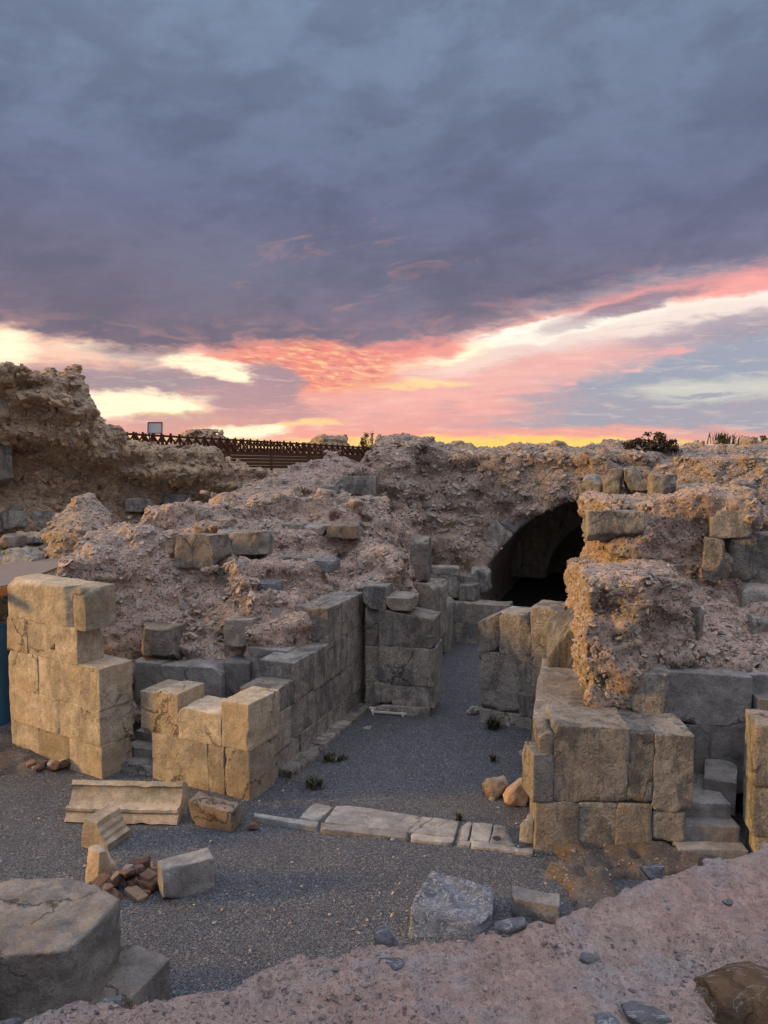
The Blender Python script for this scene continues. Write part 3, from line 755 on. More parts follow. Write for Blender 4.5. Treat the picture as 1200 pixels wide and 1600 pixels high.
# ---- low walls at the end of the passage
t = thing('passage_wall', (2.2, 19.3, 0), 'low dark ashlar wall closing the passage beyond the doorway, below the vault mouth', 'wall')
wA, wB = np.array([1.42, 19.65]), np.array([3.15, 19.1])
course(t, wA, wB, 0.6, -0.1, 0.52, [0, 0.45, 1.1, 1.78], ['ashlar_grey', 'ashlar'], **KW)
course(t, wA, wB, 0.6, 0.52, 1.02, [0, 0.7, 1.82], ['ashlar_grey', 'ashlar'], **KW)
block(t, corners((0.95, 18.6), (1.5, 18.45), 1.2, -0.1, 1.15), 'ashlar_grey', rnd=0.04, cuts=3)
block(t, corners((2.0, 20.2), (2.55, 20.05), 0.6, 0.9, 1.6), 'ashlar', rnd=0.05, cuts=3)
block(t, corners((0.7, 17.4), (1.1, 17.2), 0.8, 0.6, 1.9, lean=0.1), 'ashlar_grey', rnd=0.05, cuts=3)
block(t, corners((1.2, 19.9), (1.95, 19.8), 0.5, 1.1, 1.9), 'ashlar', rnd=0.05, cuts=4)

# ---- stairs on the left and the wall behind them
t = thing('stone_stair', (-3.85, 11.6, 0), 'short dark stone stair squeezed between the yellow pillar and the notched wall', 'stairs', 'stone stairs')
for k in range(4):
    q0 = np.array([-4.2, 11.62]) + EB * 0.27 * k; q1 = np.array([-3.42, 11.33]) + EB * 0.27 * k
    block(t, corners(q0, q1, 0.5, -0.1, 0.12 + 0.15 * k), 'slab', 'step', rnd=0.012, cuts=1, cutdepth=0.03)
t = thing('retaining_wall', (-3.3, 12.7, 0), 'low grey block wall behind the left stair, at the foot of the rubble bank', 'wall')
block(t, corners((-4.3, 12.85), (-3.78, 12.72), 0.6, 0, 1.36), 'slab', rnd=0.02, cuts=1)
block(t, corners((-3.76, 12.72), (-2.73, 12.58), 0.6, 0, 1.33), 'slab', rnd=0.015, cuts=1)
block(t, corners((-2.3, 12.85), (-1.62, 12.55), 0.8, 0.9, 1.62), 'slab', rnd=0.02, cuts=1)
block(t, corners((-2.72, 12.75), (-2.28, 12.7), 0.6, 0.5, 1.38), 'slab', rnd=0.03, cuts=2)

# ---- base of the right-hand tower
fA, fB = np.array([1.88, 9.17]), np.array([3.73, 9.02])
t = thing('ashlar_platform', (*((fA + fB) / 2), 0), 'broad ashlar block base under the right-hand rubble tower, chiselled grey front', 'wall')
course(t, fA, fB, 0.7, -0.1, 0.65, [0.0, 0.52, 0.98, 1.40], ['ashlar', 'ashlar_grey'], rnd=0.02, cuts=2, cutdepth=0.08)
block(t, corners(along(fA, fB, 1.42), along(fA, fB, 1.80) , 0.6, 0.2, 0.56), 'ashlar', rnd=0.04, cuts=2)
block(t, corners(along(fA, fB, -0.03) - EB * 0.05, along(fA, fB, 0.20), 0.5, 0.655, 1.26), 'ashlar', rnd=0.03, cuts=2)
block(t, corners(along(fA, fB, 0.02), along(fA, fB, 0.20), 0.5, 1.265, 1.55), 'ashlar', rnd=0.03, cuts=2)
block(t, corners(along(fA, fB, 0.21), along(fA, fB, 1.10), 0.8, 0.66, 1.60), 'ashlar', rnd=0.016, cuts=1, cutdepth=0.06)
block(t, corners(along(fA, fB, 1.11), along(fA, fB, 1.40), 0.8, 0.66, 1.55), 'ashlar', rnd=0.018, cuts=1, cutdepth=0.06)
block(t, corners(along(fA, fB, 1.41), along(fA, fB, 1.87), 0.8, 0.58, 1.53), 'ashlar', rnd=0.018, cuts=1, cutdepth=0.08)
sF = np.array([2.80, 13.2]); sN = np.array([1.93, 9.72])
course(t, sF, sN, 0.8, -0.1, 0.74, [0, 0.9, 1.9, 2.8, 3.58], AG, **KW)
course(t, sF, sN, 0.9, 0.74, 1.50, [0, 0.7, 1.6, 2.6, 3.58], AG, **KW)
block(t, corners((2.62, 12.05), (3.15, 11.95), 0.9, 1.5, [1.68, 2.40, 2.45, 2.05]), 'ashlar', rnd=0.05, cuts=2)
block(t, corners((3.22, 9.88), (3.76, 9.80), 0.5, 1.5, 2.06), 'ashlar', rnd=0.04, cuts=3)

# ---- slab wall, stair and pier on the far right
t = thing('slab_wall', (4.5, 10.2, 0), 'smooth dark slab wall at the top of the right-hand stair', 'wall')
block(t, corners((3.75, 10.15), (4.93, 10.08), 0.5, 1.27, [2.0, 1.93, 1.98, 2.02]), 'slab', rnd=0.012, cuts=1, cutdepth=0.12)
block(t, corners((3.75, 10.15), (4.42, 10.11), 0.5, 0.3, 1.26), 'slab', rnd=0.012, cuts=1)
block(t, corners((4.43, 10.11), (4.93, 10.08), 0.5, 0.3, 1.26), 'slab', rnd=0.012, cuts=1)
t = thing('stone_stair', (4.0, 9.2, 0), 'dark stone stair between the right-hand base and the pier at the right edge', 'stairs', 'stone stairs')
for k, (yy, z1) in enumerate(((8.84, 0.19), (9.03, 0.385), (9.25, 0.575))):
    block(t, corners((3.55, yy + 0.03), (4.36 - 0.02 * k, yy), 0.4 if k < 2 else 0.95, -0.15, z1), 'slab', 'step', rnd=0.02, cuts=1, cutdepth=0.04)
block(t, corners((4.16, 9.66), (4.5, 9.5), 0.55, 0.3, [0.72, 0.72, 0.78, 0.78]), 'slab', 'side_slab', rnd=0.015, cuts=1)
t = thing('stone_stair', (5.4, 10.0, 0), 'worn stone steps beside the smooth slab wall at the right edge', 'stairs', 'stone stairs')
for k, (yy, z1) in enumerate(((9.45, 1.42), (9.8, 1.68), (10.12, 1.93))):
    block(t, corners((4.95, yy + 0.1), (6.2, yy - 0.1), 0.6, 0.0, z1), 'slab', 'step', rnd=0.02, cuts=1, cutdepth=0.04)
t = thing('ashlar_pier', (4.7, 8.9, 0), 'worn ashlar pier cut by the right edge of the view beside the stair', 'pier')
block(t, corners((4.36, 8.76), (5.2, 8.6), 0.45, 1.02, [1.76, 1.82, 1.84, 1.80]), 'ashlar', rnd=0.06, cuts=3)
block(t, corners((4.38, 8.76), (5.2, 8.6), 0.45, 0.42, 1.01), 'ashlar', rnd=0.03, cuts=2)
block(t, corners((4.42, 8.78), (5.2, 8.62), 0.45, -0.1, 0.41), 'ashlar', rnd=0.04, cuts=2)

# ================================================================== RUBBLE MASSES
def smoothstep(a, b, x):
    k = np.clip((x - a) / (b - a), 0, 1); return k * k * (3 - 2 * k)
def emb(par, px0, py0, px1, py1, D, depth=0.5, mat='ashlar_grey', turn=0.12, **kw):
    """a big block stuck in the rubble, seen between two survey corners"""
    D += 0.16; a = A(px0, py1, D); b = A(px1, py1, D - turn); z1 = A(px0, py0, D)[2]
    kw = dict(dict(rnd=0.025, cuts=5, amp=0.02, cutdepth=0.16), **kw)
    block(par, corners(a, b, depth, a[2], z1), mat, 'embedded_block', **kw)

# ---- terraced bank in the middle left
def bank():
    g = Grid((-7.0, 12.3, 0.0), (1.7, 24.0, 5.4), 0.05)
    sv = [(125, 890, 13.2), (160, 860, 13.6), (190, 830, 14.0), (215, 812, 14.3), (265, 815, 14.4), (285, 850, 14.0), (320, 845, 14.6), (385, 870, 14.4), (400, 905, 13.9), (440, 930, 13.6), (470, 985, 13.0), (430, 1000, 12.9),
          (500, 945, 14.2), (545, 915, 15.0), (480, 880, 15), (560, 850, 16.5), (630, 895, 17.5), (400, 850, 15.5), (450, 820, 16.8), (560, 800, 18.5), (420, 790, 18), (330, 783, 17.5), (275, 800, 16.8),
          (500, 775, 19.5), (560, 765, 20), (400, 765, 20), (450, 745, 21.5), (560, 745, 21.5), (585, 724, 22.5), (520, 727, 23), (430, 731, 23.3), (475, 728, 23.5), (560, 728, 23), (640, 800, 20.5), (220, 880, 13.3), (330, 890, 13.6), (300, 930, 13.1)]
    pts = [A(*q) for q in sv]
    x2, y2 = np.broadcast_arrays(g.x[:, :, 0], g.y[:, :, 0])
    h = interp_h(pts, x2, y2, 4.0)
    st = 0.46; k = h / st; fr = k - np.floor(k)
    h = 0.25 * h + 0.75 * st * (np.floor(k) + smoothstep(0.55, 0.9, fr)) + 0.75 * st * 0.25
    h = h[:, :, None]
    n = 0.22 * g.noise((0.9, 0.9, 1.3), 61)
    d = (g.z - h) * 0.7
    front = 12.95 + 0.32 * np.clip(g.z - 1.0, 0, 3) + 0.0 * g.x - g.y                   # rough face behind the stair
    cut = 12.72 + 0.0 * g.x - g.y
    front = np.where(g.x < -2.35, front, cut)
    left = (-5.35 + (g.y - 13) * 0.21) - g.x
    wl = -1.92 + (g.y - 10.57) * 0.369 - 0.56                                          # back of the ashlar wall
    right = g.x - np.where(g.y < 14.75, wl, 0.35 + (g.y - 14.75) * 0.16 - 0.12 * g.z)
    d = np.maximum(np.maximum(d, front + n * 0.6), np.maximum(left + n, right + n * 0.25))
    o = rubble('rubble_bank', g, d, ('mortar_pink', 'chips'), 'long terraced bank of pink mortar rubble rising behind the left-hand ashlar walls', 'rubble bank', 150, (0.02, 0.105), 11, (0.18, 0.10), big=(1.0, 0.12, 0.22), clump=0.9, bed=0.35, sink=0.22, fine=0.024, strata=0.035)
    for q in ((275, 836, 345, 886, 13.75, 0.6, 'ashlar_grey'), (335, 832, 415, 866, 14.9, 0.6, 'ashlar_grey'), (390, 762, 468, 776, 19.6, 0.8, 'ashlar_grey'), (525, 744, 586, 780, 20.5, 0.9, 'ashlar'),
              (480, 876, 522, 892, 14.75, 0.5, 'blue_marble'), (388, 912, 430, 946, 13.55, 0.5, 'blue_marble'), (412, 820, 472, 836, 16.5, 0.6, 'ashlar_grey'), (352, 968, 392, 1010, 12.85, 0.6, 'ashlar_grey'),
              (212, 982, 270, 1032, 12.8, 0.5, 'ashlar_grey'), (588, 906, 634, 938, 15.4, 0.7, 'ashlar_grey'), (508, 822, 558, 840, 16.3, 0.6, 'ashlar_grey'), (440, 780, 530, 797, 18.6, 0.6, 'ashlar'),
              (330, 820, 380, 836, 16.2, 0.6, 'ashlar'), (282, 822, 336, 834, 16.0, 0.6, 'ashlar'), (470, 822, 508, 836, 16.5, 0.6, 'ashlar_grey'), (400, 786, 442, 798, 18.5, 0.6, 'ashlar_grey'), (430, 872, 478, 886, 14.9, 0.5, 'ashlar_grey'), (500, 760, 528, 772, 20.2, 0.6, 'ashlar'), (640, 840, 668, 905, 17.4, 0.5, 'ashlar_grey'), (478, 950, 514, 1000, 13.1, 0.3, 'ashlar')):
        emb(o, *q)
bank()

# ---- great wall at the far left
def great_wall():
    g = Grid((-14.0, 18.2, 1.9), (-2.6, 28.0, 8.0), 0.08)
    p0 = np.array([-13.5, 18.8]); dr = np.array([0.834, 0.551]); nf = np.array([0.551, -0.834])
    s = (g.x - p0[0]) * dr[0] + (g.y - p0[1]) * dr[1]; v = (g.x - p0[0]) * nf[0] + (g.y - p0[1]) * nf[1]
    n = g.noise((0.8, 0.8, 1.0), 71)
    top = np.interp(s + 0.0 * g.z, [0, 3.7, 4.9, 5.95, 6.0, 6.95, 7.05, 8, 10.1, 11.6, 12.8], [6.85, 7.0, 7.1, 7.0, 5.9, 5.6, 5.15, 5.05, 4.75, 4.2, 3.9])
    zz = g.z + 0.0 * s
    ledge = np.interp(s + 0.2 * n, [0, 5.4, 6.2, 8, 12], [5.1, 5.1, 4.5, 4.0, 3.4])
    off = 0.15 + 0.75 * smoothstep(-0.25, 0.25, zz - ledge) * np.where(s < 5.98, 1.25, 0.8) - 0.45 * smoothstep(0.0, 1.6, zz - ledge) * np.where(s < 5.98, 0.1, 1.0)
    off = off + 0.35 * smoothstep(1.0, -0.3, zz - 2.6)
    d = np.maximum(np.maximum(v - off, -2.4 - v), np.maximum(zz - top - 0.1 * n, np.maximum(s - 12.6, -s)) ) * 0.8
    d = d + 0.14 * n
    o = rubble('rubble_wall', g, d, ('mortar_dark', 'chips_warm'), 'high undercut wall of brown rubble concrete against the sunset, at the far left', 'ruined wall', 42, (0.06, 0.20), 21, (0.2, 0.12), bed=0.6, sink=0.15, big=(1.2, 0.18, 0.34), clump=0.7, fine=0.03)
    for q in ((5, 800, 42, 826, 20.0, 0.6, 'ashlar'), (50, 802, 92, 830, 20.6, 0.6, 'ashlar'), (95, 796, 130, 820, 21.2, 0.6, 'ashlar_grey'), (196, 780, 245, 800, 22.2, 0.6, 'ashlar'), (250, 772, 300, 792, 22.8, 0.6, 'ashlar'), (-10, 690, 22, 756, 20.0, 0.9, 'ashlar')):
        emb(o, *q, turn=-0.3, rnd=0.09)
great_wall()

# ---- low rubble ground between the great wall and the bank
def plateau():
    g = Grid((-14.0, 14.3, 1.4), (-3.2, 26.5, 4.2), 0.075)
    h = 2.45 + 0.1 * smoothstep(15, 20, g.y + 0.0 * g.x)
    d = np.maximum((g.z - h) * 0.8, 14.9 + 0.0 * g.x - g.y)
    c = A(132, 845, 17.0); d = smin(d, g.ell((c[0], 17.0, 2.7), (0.72, 0.7, 0.95)), 0.3)
    c = A(60, 845, 17.5); d = smin(d, g.ell((c[0], 17.5, 2.5), (0.9, 0.5, 0.35)), 0.25)
    d = d + 0.12 * g.noise(1.2, 83)
    o = rubble('rubble_ground', g, d, ('mortar_buff', 'chips'), 'low rubble ground with a rounded hump, between the brown wall and the yellow pillar', 'rubble', 55, (0.04, 0.14), 31, (0.1, 0.08), big=(0.8, 0.14, 0.24), clump=0.6)
    for q in ((-5, 862, 46, 896, 15.2, 0.7, 'ashlar_grey'), (18, 832, 52, 848, 17.0, 0.5, 'ashlar_grey'), (54, 826, 88, 848, 16.9, 0.5, 'blue_marble'), (140, 832, 182, 862, 15.6, 0.5, 'ashlar_grey'), (-5, 838, 18, 856, 16.6, 0.5, 'ashlar_grey')):
        emb(o, *q, rnd=0.08)
plateau()

# ---- wall with the vault mouth
VO = np.array([-0.2, 21.5]); VX = np.array([0.952, -0.306]); VY = np.array([0.306, 0.952])
def vault():
    g = Grid((-1.2, 17.6, -0.1), (13.0, 34.0, 6.0), 0.085)
    u = (g.x - VO[0]) * VX[0] + (g.y - VO[1]) * VX[1]; v = (g.x - VO[0]) * VY[0] + (g.y - VO[1]) * VY[1]
    z = g.z; n = g.noise((0.7, 0.7, 1.0), 91)
    top = np.interp(u + 0.0 * v, [-1, 0, 1.5, 4, 7, 12], [4.6, 4.82, 4.82, 4.86, 4.80, 4.7])
    lean = 0.22 * np.clip(z - 1.0, 0, 4) - 0.25 * smoothstep(0.5, 2.6, u) + 0.25
    d = np.maximum(np.maximum(lean - v, v - 12.5), np.maximum(z - top, np.maximum(-0.0 - u, u - 11.5)))
    bul = np.maximum(np.maximum(-0.75 + 0.25 * z * 0.5 - v, v - 2), np.maximum(np.maximum(-0.0 - u, u - 1.25 + 0.1 * z), z - 4.95))
    d = smin(d, bul, 0.25)
    d = d + 0.17 * n
    # base left of the mouth
    d = smin(d, np.maximum(np.maximum(0.0 - v - 0.3, v - 2), np.maximum(np.maximum(1.2 - u, u - 2.6), z - 1.5)), 0.2)
    uc, zc = 6.75, 0.45
    rr = np.sqrt((u - uc) ** 2 + ((z - zc) * 1.16) ** 2)
    rad = 3.95 + 0.02 * n
    rad = np.where(v > 6.5, 2.7, rad)
    hole = np.maximum(rr - rad, v - 11.0)
    low = np.maximum(np.maximum(np.abs(u - uc) - 3.95, z - zc), v - 11.0)
    cv_ = -np.minimum(hole, low)
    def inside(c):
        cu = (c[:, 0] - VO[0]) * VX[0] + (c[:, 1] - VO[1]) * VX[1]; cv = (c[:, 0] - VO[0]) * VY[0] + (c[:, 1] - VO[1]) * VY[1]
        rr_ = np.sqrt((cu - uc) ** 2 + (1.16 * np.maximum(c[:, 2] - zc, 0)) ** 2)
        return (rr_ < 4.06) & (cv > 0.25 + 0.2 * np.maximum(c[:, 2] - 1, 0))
    o = rubble('vault_wall', g, d, ('mortar_soot', 'chips'), 'massive rubble wall pierced by the large dark vaulted passage mouth', 'ruined vault', 75, (0.035, 0.15), 41, (0.1, 0.11), bed=0.4, sink=0.32, big=(0.6, 0.14, 0.26), clump=0.7, fine=0.035, lining=inside, carve=cv_)
    # ring of stones round the mouth
    for k in range(10):
        a0 = math.radians(176 - k * 9.2); a1 = math.radians(176 - (k + 1) * 9.2 + 0.4); r0, r1 = 3.95, 3.95 + (0.5 if k % 3 else 0.65)
        def P(a, r, vv):
            uu = uc + r * math.cos(a); q = VO + VX * uu + VY * vv; return (q[0], q[1], zc + r * math.sin(a) / 1.16)
        v0 = 0.05 + 0.22 * max(0, zc + 3.8 * math.sin(a0) - 1.0) + 0.10 + 0.05 * (k % 2)
        C = [P(a0, r0, v0), P(a1, r0, v0), P(a1, r0, v0 + 0.9), P(a0, r0, v0 + 0.9), P(a0, r1, v0), P(a1, r1, v0), P(a1, r1, v0 + 0.9), P(a0, r1, v0 + 0.9)]
        block(o, C, ('ashlar_grey', 'slab', 'ashlar_grey')[k % 3], 'voussoir', rnd=0.05, cuts=4, amp=0.02, step=0.09)
    for q in ((668, 892, 704, 948, 19.9, 0.8, 'ashlar_grey'), (716, 914, 746, 948, 19.6, 0.7, 'ashlar'), (735, 890, 762, 925, 19.9, 0.7, 'ashlar')):
        emb(o, *q)
vault()

# ---- slope on top of the vault, to the right
def slope():
    g = Grid((5.2, 16.2, 3.3), (14.0, 27.0, 6.2), 0.08)
    sv = [(940, 714, 21), (960, 735, 18.6), (1000, 718, 22.5), (1060, 714, 23.5), (1110, 686, 23.5), (1200, 686, 23.5), (1000, 748, 18.2), (1100, 745, 19.0), (1180, 735, 20), (1060, 722, 21.5), (1200, 752, 18.5), (1140, 756, 17.8), (1150, 715, 22), (1250, 700, 22), (1090, 765, 17.4)]
    x2, y2 = np.broadcast_arrays(g.x[:, :, 0], g.y[:, :, 0])
    h = interp_h([A(*q) for q in sv], x2, y2, 3.2)[:, :, None]
    v = (g.x - VO[0]) * VY[0] + (g.y - VO[1]) * VY[1]
    d = np.maximum(np.maximum((g.z - h + 0.03) * 0.75, 3.7 - g.z), np.maximum(0.55 - v + 0.12 * g.noise(1.0, 17), np.maximum(5.5 - g.x, g.x - 13.6)))
    d = np.maximum(d, v - 8)
    o = rubble('rubble_slope', g, d, ('mortar_buff', 'chips'), 'rough grey-brown rubble slope above the vault, at the upper right', 'rubble bank', 60, (0.04, 0.16), 51, (0.14, 0.1), sink=0.28, big=(1.0, 0.15, 0.28), clump=0.6, fine=0.025)
    for q in ((1122, 756, 1152, 785, 17.1, 0.8, 'ashlar'), (1153, 755, 1186, 785, 17.0, 0.8, 'ashlar_grey'), (1134, 787, 1196, 835, 16.9, 0.8, 'ashlar_grey'), (944, 734, 968, 780, 18.2, 0.7, 'ashlar'), (978, 732, 1022, 780, 17.8, 0.8, 'ashlar_grey'), (1018, 742, 1060, 786, 17.3, 0.8, 'ashlar_grey'),
              (905, 744, 938, 790, 18.6, 0.7, 'slab'), (1060, 757, 1104, 790, 17.1, 0.6, 'ashlar')):
        emb(o, *q, rnd=0.08, cuts=8, cutdepth=0.45, amp=0.035)
slope()

# ---- rubble tower on the right
def tower():
    g = Grid((2.2, 9.4, 0.9), (7.4, 15.4, 4.7), 0.038)
    n = g.noise((1.0, 1.0, 1.3), 101)
    y = g.y; x = g.x; z = g.z
    lump = g.box((3.12, 10.8, 1.95), (0.5, 0.9, 1.33), -0.12, 0.16)
    lump = smin(lump, g.box((3.66, 11.3, 1.9), (0.78, 0.85, 1.32), -0.14, 0.14), 0.2)
    lump = np.maximum(lump, -g.ell((3.68, 10.15, 2.55), (0.36, 0.4, 0.36)))
    lump = smin(lump, g.box((2.98, 10.3, 1.6), (0.36, 0.42, 0.5), -0.1, 0.15), 0.2)
    up = g.box((4.86, 13.3, 2.9), (1.22, 0.95, 1.32), -0.14, 0.16)
    up = smin(up, g.box((4.0, 12.95, 3.4), (0.45, 0.7, 0.22), -0.14, 0.1), 0.1)
    mid = g.box((3.68, 12.6, 1.8), (0.62, 0.85, 1.28), -0.16, 0.12)
    sv = [(1060, 1042, 10.3), (1180, 1045, 10.4), (1100, 1000, 10.8), (1180, 1000, 11.0), (1060, 970, 10.9), (1130, 930, 11.7), (1190, 940, 11.8), (1080, 900, 12.0), (1000, 888, 11.9), (1150, 905, 12.4), (1200, 905, 12.5), (1250, 960, 11.8)]
    x2, y2 = np.broadcast_arrays(x[:, :, 0], y[:, :, 0]); h = interp_h([A(*q) for q in sv], x2, y2, 3.5)[:, :, None]
    sl = np.maximum(np.maximum((z - h) * 0.75, 10.35 + 0.0 * x - y), np.maximum(3.5 - x, x - 7.2) + 0.0 * y)
    sl = np.maximum(sl, y - 13.9)
    d = smin(smin(smin(lump, mid, 0.08), up, 0.06), sl, 0.08)
    d = d + 0.05 * n + 0.04 * g.noise(2.6, 102)
    d = np.maximum(d, np.interp(y, [9.4, 10.2, 11.2, 11.7, 15.4], [2.66, 2.76, 2.97, 3.04, 3.35]) + 0.03 * n - x)
    o = rubble('rubble_tower', g, d, ('mortar_pink', 'chips'), 'two-tiered stump of pink mortar and pebbles standing on the right-hand ashlar base', 'ruined tower', 210, (0.016, 0.075), 61, (0.05, 0.08), big=(1.8, 0.07, 0.13), clump=0.8, bed=0.35, sink=0.22, fine=0.022, strata=0.018)
    for q in ((918, 800, 1005, 846, 12.15, 0.6, 'ashlar'), (1112, 797, 1190, 840, 12.0, 0.7, 'ashlar'), (1098, 842, 1128, 912, 11.9, 0.5, 'ashlar'), (1130, 840, 1180, 914, 12.05, 0.7, 'ashlar'), (1181, 838, 1260, 914, 12.0, 0.7, 'ashlar'),
              (1158, 918, 1206, 960, 11.6, 0.6, 'ashlar'), (1176, 966, 1240, 1012, 11.0, 0.6, 'ashlar'), (1066, 946, 1090, 1008, 10.75, 0.35, 'ashlar_grey'), (1192, 1018, 1230, 1042, 10.9, 0.5, 'ashlar_grey'), (1040, 845, 1078, 875, 12.45, 0.4, 'rock'), (985, 855, 1020, 880, 12.4, 0.4, 'rock'), (866, 1000, 906, 1012, 12.3, 0.3, 'ashlar')):
        emb(o, *q)
tower()

# ---- broken lumps on the skyline
for nm, px, D, w, h, lab in (('left', 312, 48, 1.6, 1.3, 'rounded broken rubble lump on the skyline directly behind the timber railing, right of the sign'), ('right', 514, 62, 1.55, 1.15, 'flat-topped rubble lump on the skyline behind the railing, left of the poplar-like tree')):
    c = A(px, 700, D)
    g = Grid((c[0] - 3, D - 2.5, 3.0), (c[0] + 3, D + 2.5, 7.6), 0.13)
    d = g.ell((c[0], D, c[2] - 0.2), (w * 1.05, 1.3, h)); d = np.maximum(d, g.z - (c[2] + h * (0.78 if nm == 'left' else 0.72)))
    if nm == 'left': d = smin(d, g.ell((c[0] + 1.2, D, c[2] - 0.1), (0.6, 0.8, 0.75)), 0.1)
    d = smin(d, g.box((c[0], D, 3.4), (1.5, 1.0, 0.9), 0, 0.2), 0.3)
    d = d + 0.14 * g.noise(1.1, 200)
    rubble('rubble_lump', g, d, ('mortar_dark', 'chips_warm'), lab, 'ruined wall', 20, (0.1, 0.25), 71 + int(D), (0.15, 0.1), big=None)

# ================================================================== FOREGROUND WALL TOP
def front_wall():
    ZT = 3.70
    ed = [(-60, 1615), (0, 1600), (90, 1578), (180, 1560), (235, 1556), (290, 1536), (340, 1528), (390, 1500), (440, 1482), (490, 1470), (540, 1458), (590, 1449), (640, 1452), (700, 1452), (740, 1455), (790, 1440), (850, 1422), (900, 1404), (930, 1396), (960, 1378), (1000, 1368), (1050, 1360), (1090, 1345), (1140, 1332), (1200, 1318), (1300, 1300)]
    E3 = np.array([G(*q, ZT) for q in ed])
    xs = np.arange(-1.35, 1.75, 0.0042); nr = 330
    ye = np.interp(xs, E3[:, 0], E3[:, 1]); ye = ye + 0.025 * perlin(np.stack([xs, xs * 0, xs * 0], 1), 11, 7) + 0.012 * perlin(np.stack([xs, xs * 0, xs * 0], 1), 45, 8)
    s = np.linspace(0, 1, nr); Y = 0.75 + (ye[:, None] - 0.75) * s[None]; X = np.repeat(xs[:, None], nr, 1)
    P = np.stack([X.ravel(), Y.ravel(), np.full(X.size, ZT)], 1)
    dist = (ye[:, None] - Y).ravel()
    z = 0.045 * fbm(P, 1.9, 2, 5) + 0.016 * perlin(P, 6, 9) - 0.02 * np.clip(perlin(P, 4.5, 19) - 0.1, 0, 1) + 0.010 * perlin(P, 17, 10) + 0.0065 * perlin(P, 38, 11) + 0.0035 * perlin(P, 85, 12) - 0.02 * np.clip(perlin(P, 12, 23) - 0.3, 0, 1)
    lum = np.clip(perlin(P, 28, 13) - 0.12, 0, 1) * 0.02 * np.clip(perlin(P, 3, 14) + 0.4, 0, 1)
    z = z + lum - 0.05 * np.exp(-dist / 0.03) + 0.015 * np.exp(-((dist - 0.1) / 0.08) ** 2)
    P[:, 2] += z
    a = np.arange(len(xs) - 1)[:, None] * nr + np.arange(nr - 1)[None]
    F = np.stack([a, a + nr, a + nr + 1, a + 1], -1).reshape(-1, 4)
    # back face down to the gravel
    nb = 60; sb = np.linspace(0, 1, nb + 1)[1:]
    lastz = P.reshape(len(xs), nr, 3)[:, -1, 2]
    Zb = lastz[:, None] * (1 - sb[None]) - 0.1 * sb[None]; Yb = ye[:, None] + 0.12 * np.sqrt(sb)[None] + 0.0 * Zb; Xb = np.repeat(xs[:, None], nb, 1)
    B = np.stack([Xb.ravel(), Yb.ravel(), Zb.ravel()], 1); B[:, 1] += 0.03 * perlin(B, 4, 15) * np.repeat(np.minimum(sb * 8, 1)[None], len(xs), 0).ravel()
    base = len(P); ib = base + np.arange(len(xs) - 1)[:, None] * nb + np.arange(nb - 1)[None]
    F2 = np.stack([ib, ib + nb, ib + nb + 1, ib + 1], -1).reshape(-1, 4)
    c0 = np.arange(len(xs) - 1); top = c0 * nr + nr - 1; bt = base + c0 * nb
    F3 = np.stack([top, top + nr, bt + nb, bt], -1)
    # near face
    Nf = np.stack([np.repeat(xs, 2), np.tile([0.75, 0.75], len(xs)), np.tile([0.0, 0.0], len(xs))], 1); Nf[1::2, 2] = -0.1; Nf[0::2, 2] = P.reshape(len(xs), nr, 3)[:, 0, 2]
    b3 = base + len(B); F4 = np.stack([b3 + c0 * 2 + 1, b3 + c0 * 2 + 3, b3 + c0 * 2 + 2, b3 + c0 * 2], -1)
    r = np.random.default_rng(5); n = 24000
    Pi = P.reshape(len(xs), nr, 3); i = r.integers(len(xs), size=n * 3); j = r.integers(nr, size=n * 3)
    q = Pi[i, j]; keep = r.random(n * 3) < np.clip(0.05 + 1.3 * perlin(q, 3.0, 21) + 0.5 * perlin(q, 9, 22), 0.01, 1); q = q[keep][:n]
    sz = 0.0018 * (7.0 ** (r.random(len(q)) ** 3.2)); cv, cf, ct = chips_at(q, np.tile([0, 0, 1.0], (len(q), 1)), sz, r, 0.4, 0.15)
    V = np.concatenate([P, B, Nf, cv]); nf = len(F) + len(F2) + len(F3) + len(F4)
    o = mk('masonry_wall', V, [F, F2, F3, F4, cf + len(P) + len(B) + len(Nf)], [M['wall_top'], M['pebbles']], None, np.concatenate([np.ones(nf, bool), np.zeros(len(cf), bool)]),
           np.concatenate([np.zeros(nf), np.ones(len(cf))]), np.concatenate([np.zeros(nf), ct]), (0.2, 1.5, 0))
    tag(o, 'rough pinkish mortar top of a wall filling the bottom right foreground', 'wall')
    # added stub, unseen left of the view, keeps direct sun off the wall top
    craggy('sun_blocker_stub', o, [(-3.1, 0.5), (-1.9, 0.55), (-1.85, 1.3), (-2.0, 2.3), (-3.1, 2.5)], -0.1, 4.75, 0.05, 0.1, 0.06, 'wall_top', 811, (-0.25, 0.0))
    def stone(px, py, w, d, h, mat, sink=0.5, rot=0.0, name='embedded_stone', seed=0):
        c = np.array(G(px, py, ZT + 0.01)); rr = np.random.default_rng(900 + seed); bm = bmesh.new(); bmesh.ops.create_icosphere(bm, subdivisions=4, radius=1)
        v = np.array([k.co[:] for k in bm.verts]); f = np.array([[k.index for k in q.verts] for q in bm.faces]); bm.free()
        v = np.sign(v) * np.abs(v) ** 0.7; v = v * (1 + 0.22 * perlin(v, 1.3, seed + 40)[:, None] + 0.08 * perlin(v, 4.0, seed + 41)[:, None]); v = v * np.array([w, d, h]) / 2
        for _ in range(5):
            nn = unit(rr.normal(size=3)); ex = v @ nn - 0.38 * min(w, d) * rr.uniform(0.7, 1.1); v = v - np.maximum(ex, 0)[:, None] * nn * 0.9
        ca, sa = math.cos(rot), math.sin(rot); v = v @ np.array([[ca, sa, 0], [-sa, ca, 0], [0, 0, 1]])
        v = v + c + np.array([0, 0, h / 2 - h * (sink + 0.3)]); mk(name, v, [f], M[mat], o, True)
